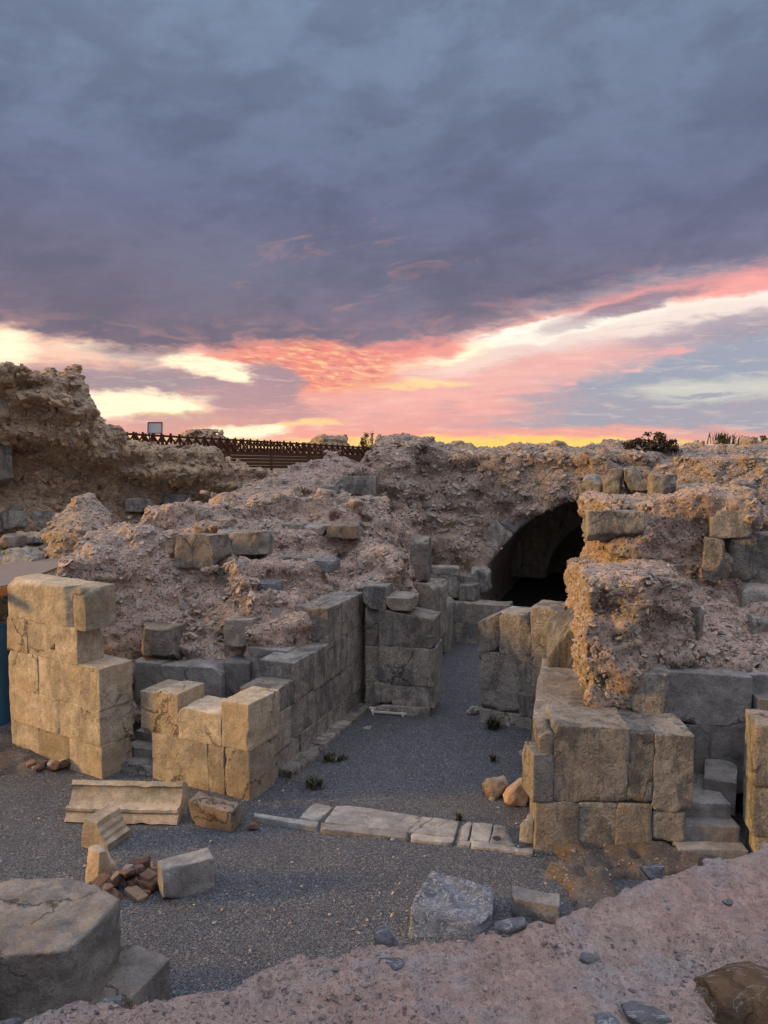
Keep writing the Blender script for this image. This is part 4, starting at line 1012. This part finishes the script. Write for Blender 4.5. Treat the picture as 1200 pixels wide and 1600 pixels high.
    for k, a in enumerate(((1178, 1560, 0.26, 0.24, 0.13, 'brown_stone', 0.40, 0.3), (1010, 1580, 0.13, 0.09, 0.05, 'blue_marble', 0.5, 0.1), (945, 1598, 0.08, 0.07, 0.05, 'blue_marble', 0.55, 0.0), (915, 1492, 0.07, 0.05, 0.03, 'blue_marble', 0.66, 0.2),
                  (1025, 1362, 0.16, 0.06, 0.06, 'blue_marble', 0.5, 0.15), (1100, 1349, 0.085, 0.05, 0.045, 'brick', 0.45, 0.1), (1176, 1373, 0.04, 0.03, 0.025, 'brick', 0.5, 0.0), (1138, 1410, 0.03, 0.028, 0.02, 'blue_marble', 0.4, 0.0),
                  (598, 1456, 0.09, 0.07, 0.06, 'blue_marble', 0.5, 0.2), (795, 1442, 0.09, 0.05, 0.04, 'blue_marble', 0.5, 0.2), 
                  (178, 1566, 0.06, 0.04, 0.04, 'blue_marble', 0.5, 0.2), (20, 1598, 0.09, 0.05, 0.05, 'blue_marble', 0.5, 0.1), (615, 1505, 0.06, 0.08, 0.03, 'blue_marble', 0.65, 0.5), (860, 1430, 0.06, 0.03, 0.03, 'rock', 0.5, 0.1))):
        stone(*a, seed=k)
front_wall()

# ================================================================== LOOSE STONES AND SMALL THINGS
def prism(profile, P0, P1, name, mat, label, cat, cuts=0, flip=False):
    """extrude a (depth, height) profile from P0 to P1 (left to right seen from the front), with worn noise"""
    P0 = np.array(P0[:2], float); P1 = np.array(P1[:2], float); L = np.linalg.norm(P1 - P0); d = (P1 - P0) / L; nb = np.array([-d[1], d[0]])
    pr = []
    for (a, b), (c, e) in zip(profile, profile[1:] + profile[:1]):
        k = max(1, int(math.hypot(c - a, e - b) / 0.04))
        for i in range(k): pr.append((a + (c - a) * i / k, b + (e - b) * i / k))
    pr = np.array(pr); n = max(4, int(L / 0.04)); m = len(pr)
    V = []
    for i in range(n + 1):
        t_ = i / n * L
        for a, b in pr:
            q = P0 + d * t_ + nb * a; V.append((q[0], q[1], b))
    V = np.array(V); off = np.stack([fbm(V, 6, 3, 300 + k) for k in range(3)], 1) * 0.006
    nick = np.clip(perlin(V, 5, 310) - 0.45, 0, 1)[:, None]; cen = np.array([*(P0 + d * L / 2 + nb * pr[:, 0].mean()), pr[:, 1].mean()])
    V = V + off + nick * (cen - V) * 0.16
    F = []
    for i in range(n):
        for j in range(m):
            a, b = i * m + j, i * m + (j + 1) % m; F.append((a, b, b + m, a + m))
    F = np.array(F)
    # end caps as fans
    V = np.concatenate([V, [V[:m].mean(0)], [V[n * m:(n + 1) * m].mean(0)]]); c0, c1 = (n + 1) * m, (n + 1) * m + 1
    T = [(c0, (j + 1) % m, j) for j in range(m)] + [(c1, n * m + j, n * m + (j + 1) % m) for j in range(m)]
    if flip: F = F[:, ::-1]; T = [t_[::-1] for t_ in T]
    o = mk(name, V, [F, np.array(T)], M[mat], None, False, loc=(*(P0 + d * L / 2), 0))
    return tag(o, label, cat)
def slabpx(par, pts, z, h, mat='marble', name='paving_slab', **kw):
    q = [G(*p, z) for p in pts]
    C = [(a, b, z - h) for a, b, _ in q] + [(a, b, z) for a, b, _ in q]
    block(par, C, mat, name, **dict(dict(rnd=0.012, cuts=3, amp=0.005, cutdepth=0.05), **kw))

# cornice, fallen mouldings
def face_profile(pts, fd, back):
    L_ = math.hypot(*fd); f = (fd[0] / L_, fd[1] / L_); nn = (-f[1], f[0])
    return [(f[0] * t_ + nn[0] * n_, max(0.0, f[1] * t_ + nn[1] * n_)) for t_, n_ in pts] + back
prism(face_profile([(0, 0.0), (0.0, 0.02), (0.13, 0.02), (0.135, 0.055), (0.165, 0.075), (0.20, 0.06), (0.205, 0.012), (0.28, -0.012), (0.40, -0.005), (0.47, 0.03), (0.475, 0.07), (0.54, 0.075), (0.555, 0.0)], (0.34, 0.44), [(0.48, 0.36), (0.56, 0.0)]),
      G(101, 1285), G(277, 1289), 'cornice_block', 'pale_stone', 'long warm cream cornice with carved mouldings lying on the gravel before the stair', 'carved stone', flip=True)
a0 = G(166, 1332); a1 = G(203, 1306)
prism([(0, 0), (-0.02, 0.10), (0.03, 0.13), (0.04, 0.17), (0.08, 0.20), (0.09, 0.24), (0.13, 0.28), (0.15, 0.35), (0.34, 0.37), (0.40, 0.0)], a0, a1, 'moulding_block', 'pale_stone', 'small cream moulding fragment with stepped right side, between the cornice and the brick heap', 'carved stone', flip=True)
q = np.array(G(128, 1384)); r_ = np.array(G(152, 1392))
lone('upright_stone', [(*q[:2], -0.02), (*r_[:2], -0.02), (r_[0] + 0.16, r_[1] + 0.26, -0.02), (q[0] + 0.12, q[1] + 0.30, -0.02), (q[0] + 0.05, q[1] + 0.05, 0.40), (r_[0] + 0.03, r_[1] + 0.03, 0.43), (r_[0] + 0.14, r_[1] + 0.2, 0.36), (q[0] + 0.12, q[1] + 0.24, 0.40)],
     'pale_stone', 'small upright yellow stone leaning at the left end of the brick heap', 'stone', rnd=0.02, cuts=3)
q = np.array(G(257, 1412)); r_ = np.array(G(335, 1388))
lone('squared_block', corners(q, r_, 0.22, -0.02, [0.37, 0.36, 0.38, 0.38]), 'marble', 'pale grey squared block standing on edge on the gravel, right of the brick heap', 'stone block', rnd=0.012, cuts=3, cutdepth=0.09)
q = np.array(G(296, 1288)); r_ = np.array(G(362, 1299))
lone('rough_block', corners(q, r_, 0.34, -0.02, [0.33, 0.26, 0.29, 0.35]), 'rock', 'rough brown block lying at the foot of the notched yellow wall, right of the cornice', 'stone block', rnd=0.03, cuts=4)
# brick heap
t = thing('brick_heap', (*G(205, 1395)[:2], 0), 'low heap of broken red-brown bricks between the upright stone and the grey block', 'rubble heap')
hr = np.random.default_rng(12)
c0 = np.array(G(205, 1388)[:2])
for k in range(56):
    ang = hr.uniform(0, 6.28); rad = hr.uniform(0, 1) ** 0.6; lvl = max(0, 0.20 * (1 - rad) + hr.uniform(-0.03, 0.03))
    p = c0 + np.array([0.48 * rad * math.cos(ang) + 0.16 * rad * math.sin(ang), 0.34 * rad * math.sin(ang) + 0.16 * rad * math.cos(ang)]); w, dpt, hh = hr.uniform(0.09, 0.24), hr.uniform(0.06, 0.15), hr.uniform(0.03, 0.06)
    th = hr.uniform(0, 3.14); dd = np.array([math.cos(th), math.sin(th)]) * w / 2; zt = hr.uniform(-0.04, 0.05)
    block(t, corners(p - dd, p + dd, dpt, [lvl - 0.03, lvl - 0.03 + zt, lvl - 0.03 + zt, lvl - 0.03], [lvl + hh, lvl + hh + zt, lvl + hh + zt, lvl + hh]), 'brick' if hr.random() < 0.85 else 'rock', 'brick', rnd=0.012, cuts=3, step=0.03, cutdepth=0.04)
# tiles by the pillar foot
t = thing('tile_heap', (*G(68, 1205)[:2], 0), 'little heap of broken curved tiles at the foot of the yellow pillar', 'rubble heap')
c0 = np.array(G(68, 1203)[:2])
for k in range(11):
    p = c0 + hr.uniform(-1, 1, 2) * np.array([0.26, 0.12]); w = hr.uniform(0.1, 0.22); th = hr.uniform(-0.8, 0.8); dd = np.array([math.cos(th), math.sin(th)]) * w / 2; z0 = hr.uniform(0.0, 0.09)
    block(t, corners(p - dd, p + dd, hr.uniform(0.08, 0.16), [z0 - 0.03, z0 + 0.03, z0 + 0.03, z0], [z0 + 0.03, z0 + 0.07, z0 + 0.08, z0 + 0.04]), 'brick' if k % 3 else 'pale_stone', 'tile', rnd=0.012, cuts=2, step=0.03, cutdepth=0.03)
# marble threshold
t = thing('marble_threshold', (*G(640, 1300)[:2], 0), 'worn white marble threshold of long slabs set flush across the gravel passage', 'threshold')
for pts in (((469, 1276), (497, 1283), (519, 1261), (490, 1255)), ((508, 1284), (709, 1308), (716, 1284), (529, 1257)), ((711, 1310), (730, 1313), (737, 1286), (720, 1283)), ((735, 1313), (763, 1315), (770, 1288), (740, 1286)), ((766, 1316), (805, 1321), (794, 1292), (772, 1290))):
    slabpx(t, pts, 0.05, 0.12)
for pts in (((398, 1276), (495, 1293), (497, 1286), (398, 1271)), ((500, 1295), (640, 1311), (642, 1301), (503, 1286)), ((642, 1311), (706, 1318), (709, 1310), (643, 1301)), ((711, 1318), (733, 1321), (735, 1315), (713, 1312)), ((736, 1322), (804, 1330), (806, 1323), (737, 1315)), ((806, 1331), (832, 1334), (833, 1325), (808, 1323))):
    slabpx(t, pts, 0.038, 0.12, 'marble', 'edge_slab')
hole = np.array(G(776, 1310, 0.056)); bm = bmesh.new(); bmesh.ops.create_cone(bm, segments=20, radius1=0.058, radius2=0.052, depth=0.012, cap_ends=True)
hv = np.array([v.co[:] for v in bm.verts]) + hole; hf = [np.array([[v.index for v in f.verts]]) for f in bm.faces]; bm.free()
mk('socket_shade_patch', hv, hf, M['dark_metal_hole_shade'], t, False)  # dark disc laid on the slab, coloured as the shade in a round socket
lone('white_stone', corners(G(812, 1316), G(820, 1318), 0.2, -0.03, 0.22), 'marble', 'knobbly white stone at the right end of the marble threshold, nearer the passage', 'stone', rnd=0.03, cuts=4)
lone('white_stone', corners(G(820, 1318), G(832, 1320), 0.24, -0.03, 0.30), 'marble', 'taller knobbly white stone touching the corner of the right-hand ashlar base', 'stone', rnd=0.03, cuts=4)
# marble block and neighbours in front of the foreground wall
C = [G(636, 1470), G(764, 1462), G(773, 1412), G(672, 1400), G(640, 1420, 0.26), G(766, 1446, 0.10), G(771, 1390, 0.30), G(676, 1359, 0.46)]
lone('veined_block', C, 'blue_marble', 'big tilted blue-grey block with white veins on the gravel, just beyond the foreground wall', 'stone block', rnd=0.03, cuts=4, amp=0.012)
lone('small_block', corners(G(799, 1436), G(872, 1446), 0.2, -0.02, [0.24, 0.2, 0.22, 0.25]), 'marble', 'pale squared block half hidden behind the foreground wall, right of the veined block', 'stone block', rnd=0.02, cuts=2)
# two-step block on the left foreground
t = thing('carved_boulder', (-2.9, 6.4, 0), 'huge broken grey stone block with a lower step, at the lower left corner', 'stone block')
zt = 1.0
craggy('upper_block', t, [G(*q, zt)[:2] for q in ((-70, 1560), (-20, 1496), (108, 1484), (150, 1446), (187, 1404), (152, 1378), (90, 1368), (40, 1372), (-80, 1376))], -0.1, zt, 0.016, 0.012, 0.022, 'boulder', 701, (0.0, 0.0))
craggy('lower_step', t, [G(*q, 0.4)[:2] for q in ((60, 1600), (196, 1568), (267, 1496), (185, 1466), (60, 1480))], -0.1, 0.4, 0.016, 0.012, 0.012, 'boulder', 702)
# field rocks in the passage
def rock(px, py, w, d, h, mat, label, seed, name='rock', group=None):
    c = np.array(G(px, py)); bm = bmesh.new(); bmesh.ops.create_icosphere(bm, subdivisions=4, radius=1); rr = np.random.default_rng(seed)
    v = np.array([k.co[:] for k in bm.verts]); f = np.array([[k.index for k in q_.verts] for q_ in bm.faces]); bm.free()
    v = v * (1 + 0.18 * perlin(v, 1.2, seed)[:, None]) * np.array([w, d, h]) / 2
    for _ in range(16):
        nn = unit(rr.normal(size=3)); ex = v @ nn - 0.5 * np.linalg.norm(nn * np.array([w, d, h])) * rr.uniform(0.6, 0.92); v = v - np.maximum(ex, 0)[:, None] * nn
    v = v + 0.03 * np.stack([fbm(v, 6, 4, seed + k) for k in range(3)], 1) * min(1, w * 4)
    v[:, 2] = np.maximum(v[:, 2], -0.2 * h); v = v + c + np.array([0, d / 2, h * 0.19]); return tag(mk(name, v, [f], M[mat], None, True, loc=tuple(c)), label, 'rock', group)
rock(776, 1251, 0.46, 0.34, 0.42, 'rock', 'orange-tinged rock on the gravel, the left one of the pair beside the right-hand base', 401)
rock(812, 1262, 0.46, 0.34, 0.46, 'rock', 'brown rock leaning against the right-hand ashlar base, next to the orange-tinged rock', 402)
rock(770, 1252, 0.12, 0.1, 0.08, 'ashlar_grey', 'small grey pebble lying in front of the pair of rocks', 403, 'pebble')
rock(742, 1117, 0.30, 0.3, 0.14, 'ashlar', 'flat grey stone at the foot of the right doorway pier', 404, 'flat_stone')
rock(824, 1182, 0.34, 0.3, 0.05, 'ashlar_grey', 'flat slab of stone nearly sunk in the gravel by the right-hand wall', 405, 'flat_stone')
rock(575, 1142, 0.2, 0.14, 0.05, 'marble', 'small pale flat stone near the left doorway pier', 406, 'flat_stone')
rock(520, 1190, 0.14, 0.1, 0.06, 'marble', 'small white stone beside the weeds along the left wall', 407, 'pebble')
rock(612, 1316, 0.10, 0.07, 0.05, 'marble', 'little white stone just in front of the marble threshold', 408, 'pebble')
rock(392, 1296, 0.18, 0.12, 0.08, 'brick', 'reddish stone chip next to the rough brown block', 409, 'pebble')

# earth: bank under the tower, and the bare ground by the pillar
def earth(name, lo, hi, vox, fn, label, cat, seed, dens=25):
    g = Grid(lo, hi, vox); return rubble(name, g, fn(g), ('earth', 'chips'), label, cat, dens, (0.012, 0.05), seed, (0.05, 0.03), clump=0.6, sink=0.4, strata=0.0)
o = earth('earth_bank', (1.7, 7.2, -0.2), (4.0, 9.3, 0.5), 0.035, lambda g: np.maximum(smin(smin(g.box((2.9, 8.92, -0.05), (0.98, 0.38, 0.17), 0, 0.12), g.box((2.35, 8.2, -0.06), (0.26, 0.85, 0.17), 0.1, 0.12), 0.15), g.box((1.9, 8.95, -0.05), (0.1, 0.12, 0.2), 0, 0.03), 0.05), 0 * g.x), 'strip of bare brown earth at the foot of the right-hand ashlar base', 'earth', 81)
o = earth('earth_patch', (-9.0, 10.6, -0.25), (-4.6, 13.6, 0.5), 0.05, lambda g: smin(g.ell((-6.2, 12.1, -0.12), (1.7, 0.55, 0.24), -0.5), g.ell((-7.8, 12.9, -0.1), (1.6, 0.7, 0.4), -0.2), 0.2), 'patch of bare brown soil around the foot of the yellow pillar', 'earth', 82)

# wooden shelter deck and tarpaulin behind the pillar
t = thing('timber_shelter', (-7.0, 13.8, 0), 'low board roof with an orange edge, behind the yellow pillar', 'shelter')
def bar(par, name, p0, p1, w, h, mat, up=(0, 0, 1)):
    p0 = Vector(p0); p1 = Vector(p1); d = (p1 - p0).normalized(); s_ = d.cross(Vector(up)).normalized(); u_ = s_.cross(d)
    c = [p + s_ * a * w / 2 + u_ * b * h / 2 for p in (p0, p1) for a, b in ((-1, -1), (1, -1), (1, 1), (-1, 1))]
    F = [(3, 2, 1, 0), (4, 5, 6, 7), (0, 1, 5, 4), (1, 2, 6, 5), (2, 3, 7, 6), (3, 0, 4, 7)]
    return mk(name, [tuple(k) for k in c], [np.array(F)], M[mat], par, False)
zb = 2.72
q = [G(-60, 925, zb), G(24, 912, zb), G(140, 866, zb), G(-40, 886, zb)]
lay = [np.array(k) for k in q]
V = [tuple(k) for k in lay] + [(k[0], k[1], k[2] - 0.05) for k in lay]
mk('roof_board', V, [np.array([(0, 1, 2, 3), (7, 6, 5, 4), (0, 4, 5, 1), (1, 5, 6, 2), (2, 6, 7, 3), (3, 7, 4, 0)])], M['board_wood'], t, False)
bar(t, 'fascia_board', (lay[0][0], lay[0][1] - 0.03, zb - 0.09), (lay[1][0], lay[1][1] - 0.03, zb - 0.09), 0.04, 0.13, 'fascia')
for k in (2, 3): bar(t, 'post', (lay[k][0], lay[k][1] - 0.2, -0.05), (lay[k][0], lay[k][1] - 0.2, zb - 0.05), 0.09, 0.09, 'board_wood', (0, 1, 0))
mkb = Grid((-9.0, 13.0, -0.2), (-6.35, 14.6, 2.2), 0.06)
d_ = mkb.box((-7.62, 13.8, 0.8), (0.72, 0.35, 0.95), 0.1, 0.15) + 0.12 * mkb.noise((1.5, 1.5, 0.8), 501)
Vt, Ft = surface_nets(d_.astype(np.float32), mkb.lo, 0.06)
tag(mk('tarpaulin', Vt, [Ft], M['tarp'], None, True, loc=(-7.5, 13.8, 0)), 'crumpled blue tarpaulin hanging behind the yellow pillar at the left edge', 'tarpaulin')

# pale planks on the ground
def plank(pxs, label, h):
    a = np.array(G(*pxs[0])); b = np.array(G(*pxs[1])); t = thing('plank', tuple((a + b) / 2), label, 'plank', 'white planks')
    a[2] = b[2] = h; bar(t, 'board', a, b, 0.05, 0.04, 'white_board'); s_ = np.array([0.03, -0.13, -0.02]); bar(t, 'board', a + s_, b + s_, 0.03, 0.03, 'white_board')
    for k in (0.08, 0.92):
        m = a * (1 - k) + b * k; bar(t, 'foot', m + np.array([0.02, -0.16, -0.04]), m + np.array([-0.01, 0.06, -0.04]), 0.04, h, 'white_board')
plank(((577, 1111), (632, 1115)), 'pair of narrow white boards on the gravel at the foot of the left doorway pier', 0.06)
plank(((786, 1130), (842, 1134)), 'pair of narrow white boards at the foot of the right doorway pier', 0.07)

# weeds
def tuft(px, py, n, h, w, label, z=0.0, D=None, name='weed', seed=0):
    c = np.array(G(px, py, z) if D is None else A(px, py, D)); rr = np.random.default_rng(seed + 600); V = []; F = []
    for k in range(n):
        b = c + np.append(rr.normal(size=2) * w * 0.35, 0); th = rr.uniform(0, 6.28); lean = rr.uniform(0.1, 0.9) * h; hh = h * rr.uniform(0.35, 1.0); wd = 0.006 + 0.008 * rr.random()
        s_ = np.array([-math.sin(th), math.cos(th), 0]) * wd; dr = np.array([math.cos(th), math.sin(th), 0])
        i = len(V); b = c + (b - c) * 0.6; m = b + dr * lean * 0.4 + np.array([0, 0, hh * 0.65]); e = b + dr * lean + np.array([0, 0, hh])
        V += [b - s_, b + s_, m + s_ * 1.4, m - s_ * 1.4, e]; F.append((i, i + 1, i + 2, i + 3)); F.append((i + 3, i + 2, i + 4, i + 4))
    F4 = np.array([f for f in F if len(set(f)) == 4]); F3 = np.array([f[:3] for f in F if len(set(f)) == 3])
    return tag(mk(name, V, [F4, F3], M['grass'], None, False, loc=tuple(c)), label, 'plant')
tuft(770, 1138, 130, 0.22, 0.22, 'dark green weed at the left foot of the right doorway pier', seed=1)
tuft(515, 1188, 80, 0.12, 0.28, 'low weed beside white stones along the left passage wall', seed=2)
tuft(535, 1187, 50, 0.10, 0.16, 'smaller weed just right of the white stones by the left wall', seed=3)
tuft(490, 1228, 70, 0.14, 0.26, 'straggling weed on the gravel before the left passage wall', seed=4)
tuft(770, 1188, 30, 0.12, 0.10, 'tiny weed alone on the gravel near the right-hand wall', seed=5)
tuft(452, 1212, 30, 0.12, 0.2, 'thin weed at the foot of the left passage wall near its corner', seed=6)
tuft(716, 1282, 24, 0.12, 0.06, 'little dry weed growing from a joint of the marble threshold', seed=7)
tuft(610, 1312, 26, 0.05, 0.08, 'tiny green weed under the front edge of the marble threshold', seed=8)
tuft(1128, 694, 150, 0.40, 0.8, 'tuft of dry grass on the crest of the upper right rubble slope', D=22.6, seed=9)

# timber railing on the rim
fL = Vector(A(194, 700, 34)); fR = Vector(A(640, 714, 52)); tl = A(194, 677, 34)[2]; tr = A(640, 703, 52)[2]
t = thing('timber_railing', ((fL.x + fR.x) / 2, (fL.y + fR.y) / 2, 3.5), 'long dark red-brown timber walkway railing with crossed braces against the sunset', 'railing')
NB = 44
def fp(k, f):
    u = k / NB; zb_ = fL.z + (fR.z - fL.z) * u; zt_ = tl + (tr - tl) * u
    return Vector((fL.x + (fR.x - fL.x) * u, fL.y + (fR.y - fL.y) * u, zb_ + (zt_ - zb_) * f))
for k, f in enumerate((-0.16, -0.45, -0.74, -1.03, -1.32)):
    bar(t, 'deck_beam', fp(0, f) + Vector((0, -0.05 * k, 0)), fp(NB, f) + Vector((0, -0.05 * k, 0)), 0.2, 0.15, 'fence_wood')
fr = random.Random(3)
for side in (Vector((0, 0, 0)), Vector((-0.75, 1.35, 0))):
    bar(t, 'top_rail', fp(0, 1) + side, fp(NB, 1) + side, 0.07, 0.06, 'fence_wood'); bar(t, 'bottom_rail', fp(0, 0.0) + side, fp(NB, 0.0) + side, 0.08, 0.07, 'fence_wood')
    for k in range(NB + 1): bar(t, 'post', fp(k, -0.1) + side, fp(k, 1.12 + fr.uniform(0, 0.08)) + side + Vector((fr.uniform(-0.02, 0.02), 0, 0)), 0.085, 0.085, 'fence_wood', (0, 1, 0))
    for k in range(NB):
        V = []; F = []
        for (fa, fb, dy) in ((0.02, 0.98, 0.05), (0.98, 0.02, -0.05)):
            p0, p1 = fp(k, fa) + side + Vector((0, dy, fr.uniform(-0.02, 0.02))), fp(k + 1, fb) + side + Vector((0, dy, fr.uniform(-0.02, 0.02)))
            d = (p1 - p0).normalized(); s_ = d.cross(Vector((0, 1, 0))).normalized() * 0.035; u_ = Vector((0, 0.03, 0)); i = len(V)
            V += [tuple(p + s_ * a + u_ * b) for p in (p0, p1) for a, b in ((-1, -1), (1, -1), (1, 1), (-1, 1))]
            F += [tuple(i + q for q in f) for f in ((3, 2, 1, 0), (4, 5, 6, 7), (0, 1, 5, 4), (1, 2, 6, 5), (2, 3, 7, 6), (3, 0, 4, 7))]
        mk('cross_brace', V, [np.array(F)], M['fence_wood'], t, False)
for k in range(0, NB + 1, 6): bar(t, 'support_leg', fp(k, -0.2) + Vector((0, 0.1, 0)), Vector((fp(k, 0).x, fp(k, 0).y + 0.1, 2.9)), 0.12, 0.12, 'fence_wood', (0, 1, 0))

# information board
D = 32.5; a = Vector(A(231, 677, D)); b = Vector(A(253, 676, D)); zt_ = A(240, 660, D)[2]
t = thing('information_board', ((a.x + b.x) / 2, D, 3.3), 'blank grey information board on two legs, standing above the left end of the railing', 'sign')
w_ = b.x - a.x
V = [(a.x, D, a.z), (b.x, D, a.z), (b.x, D + 0.08, zt_), (a.x, D + 0.08, zt_)]; V += [(x, y + 0.03, z) for x, y, z in V]
mk('panel', V, [np.array([(0, 1, 2, 3), (7, 6, 5, 4), (0, 4, 5, 1), (1, 5, 6, 2), (2, 6, 7, 3), (3, 7, 4, 0)])], M['sign_face'], t, False)
for p0, p1 in ((V[0], V[1]), (V[1], V[2]), (V[2], V[3]), (V[3], V[0])): bar(t, 'frame_bar', p0, p1, 0.035, 0.035, 'dark_metal_hole_shade', (0, 1, 0.1))
for x in (a.x + 0.04, b.x - 0.04): bar(t, 'leg', (x, D + 0.06, 3.0), (x, D + 0.06, a.z + 0.1), 0.045, 0.045, 'dark_metal_hole_shade', (0, 1, 0))

# small marker stone on the vault wall
c = A(655, 702, 22.3); lone('marker_post', corners((c[0] - 0.05, c[1]), (c[0] + 0.05, c[1]), 0.1, c[2] - 0.2, c[2] + 0.17), 'marble', 'tiny pale marker post on top of the vault wall', 'post', rnd=0.01, cuts=1, step=0.03)

# trees and shrubs
def leaves(centres, radii, n, size, rr):
    V = []; F = []
    c = np.repeat(np.array(centres), n, 0); rad = np.repeat(np.array(radii), n, 0)
    d = unit(rr.normal(size=c.shape)) * rr.random((len(c), 1)) ** 0.45; p = c + d * rad
    s = size * rr.uniform(0.6, 1.4, (len(c), 1)); u = unit(rr.normal(size=c.shape)) * s; w = unit(np.cross(u, rr.normal(size=c.shape))) * s * 0.6
    V = np.stack([p - u, p + w, p + u, p - w], 1).reshape(-1, 3); F = np.arange(len(c) * 4).reshape(-1, 4); return V, F
def plant(name, base, stems, clumps, n, size, leaf, label, cat, seed):
    rr = np.random.default_rng(seed); t = thing(name, base, label, cat)
    for p0, p1, r0 in stems: bar(t, 'branch' if p0 != base else 'trunk', p0, p1, r0, r0, 'bark', (0.3, 0.9, 0.1))
    V, F = leaves([c for c, _ in clumps], [r for _, r in clumps], n, size, rr); mk('crown', V, [F], M[leaf], t, False)
# russet shrub on the vault
D = 21.0; rr = np.random.default_rng(31); b0 = A(1018, 712, D); st = []; cl = []
for k in range(46):
    px = rr.uniform(978, 1060); top = 674 + 20 * ((px - 1018) / 44) ** 2; py = rr.uniform(top + 3, 706)
    c = np.array(A(px, py, D + rr.uniform(-0.3, 0.3))); cl.append((tuple(c), (0.13, 0.13, 0.08)))
    if k % 2 == 0: st.append((b0, tuple(c), 0.018))
plant('shrub', b0, st, cl, 60, 0.035, 'leaf_red', 'spreading dark russet shrub silhouetted above the vault wall', 'shrub', 32)
D = 24.5; cl = []; b0 = A(1192, 697, D)
for k in range(16): cl.append((A(rr.uniform(1172, 1230), rr.uniform(683, 692), D + rr.uniform(-0.3, 0.3)), (0.12, 0.12, 0.08)))
plant('shrub', b0, [(b0, A(1190, 688, D), 0.02)], cl, 60, 0.03, 'leaf', 'low dark bush on the skyline at the right edge', 'shrub', 33)
# distant columnar trees
D = 110
for k, (px, top, w, lab) in enumerate(((566, 684, 5, 'thin left spire of the distant group of columnar trees'), (572, 677, 7, 'widest dark columnar tree right of the thin left spire'), (582, 676, 6, 'tallest slim columnar tree of the distant group'), (589, 688, 4, 'shortest columnar tree at the right end of the distant group'))):
    b0 = A(px, 716, D + k); cl = []
    for j in range(26):
        f = rr.random(); py = 712 + (top - 712) * f; ww = w * (0.45 + 0.55 * math.sin(math.pi * (0.15 + 0.8 * f)) ) * 0.6
        cl.append((A(px + rr.uniform(-1, 1) * ww * 1.0, py, D + k), (0.24, 0.24, 0.35)))
    plant('columnar_tree', b0, [(b0, A(px, 690, D + k), 0.12)], cl, 28, 0.08, 'leaf_red', lab, 'tree', 40 + k)

# loose grit and small stones lying on the gravel, thicker against the walls
rr = np.random.default_rng(77)
px = rr.uniform(0, 1000, 9000); py = rr.uniform(1010, 1560, 9000); P = np.array([G(a, b) for a, b in zip(px, py)])
near = np.zeros(len(P))
for a, b in ((qA, qB), (qB, qE), (jA, jB), (rA, rB), (fA, fB), (sN, sF), (pA, pB)):
    a = np.array(a); b = np.array(b); d = b - a; t_ = np.clip(((P[:, :2] - a) @ d) / (d @ d), 0, 1); dist = np.linalg.norm(P[:, :2] - a - t_[:, None] * d, axis=1); near = np.maximum(near, np.exp(-(dist / 0.28) ** 2))
for cx, cy, r_ in ((-2.9, 8.7, 0.6), (-3.4, 9.9, 0.5), (0.6, 8.0, 0.7), (-2.2, 9.9, 0.4), (-2.3, 6.9, 0.6), (0.0, 9.6, 0.5), (1.5, 10.3, 0.4)):
    near = np.maximum(near, 0.6 * np.exp(-((P[:, 0] - cx) ** 2 + (P[:, 1] - cy) ** 2) / r_ ** 2))
keep = rr.random(len(P)) < 0.10 + 0.55 * near + 0.25 * np.clip(perlin(P, 0.8, 55), 0, 1)
P = P[keep]; P[:, 2] = 0.035 * perlin(P * [1, 1, 0], 0.7, 3) + 0.005
sz = 0.006 * (5.0 ** (rr.random(len(P)) ** 2.8)); V, F, T = chips_at(P, np.tile([0, 0, 1.0], (len(P), 1)), sz, rr, 0.5, 0.0)
tag(mk('loose_grit', V, [F], M['chips'], None, False, tint=T, loc=(0, 10, 0)), kind='stuff', label='small loose stones scattered over the gravel and along the wall feet', cat='grit')
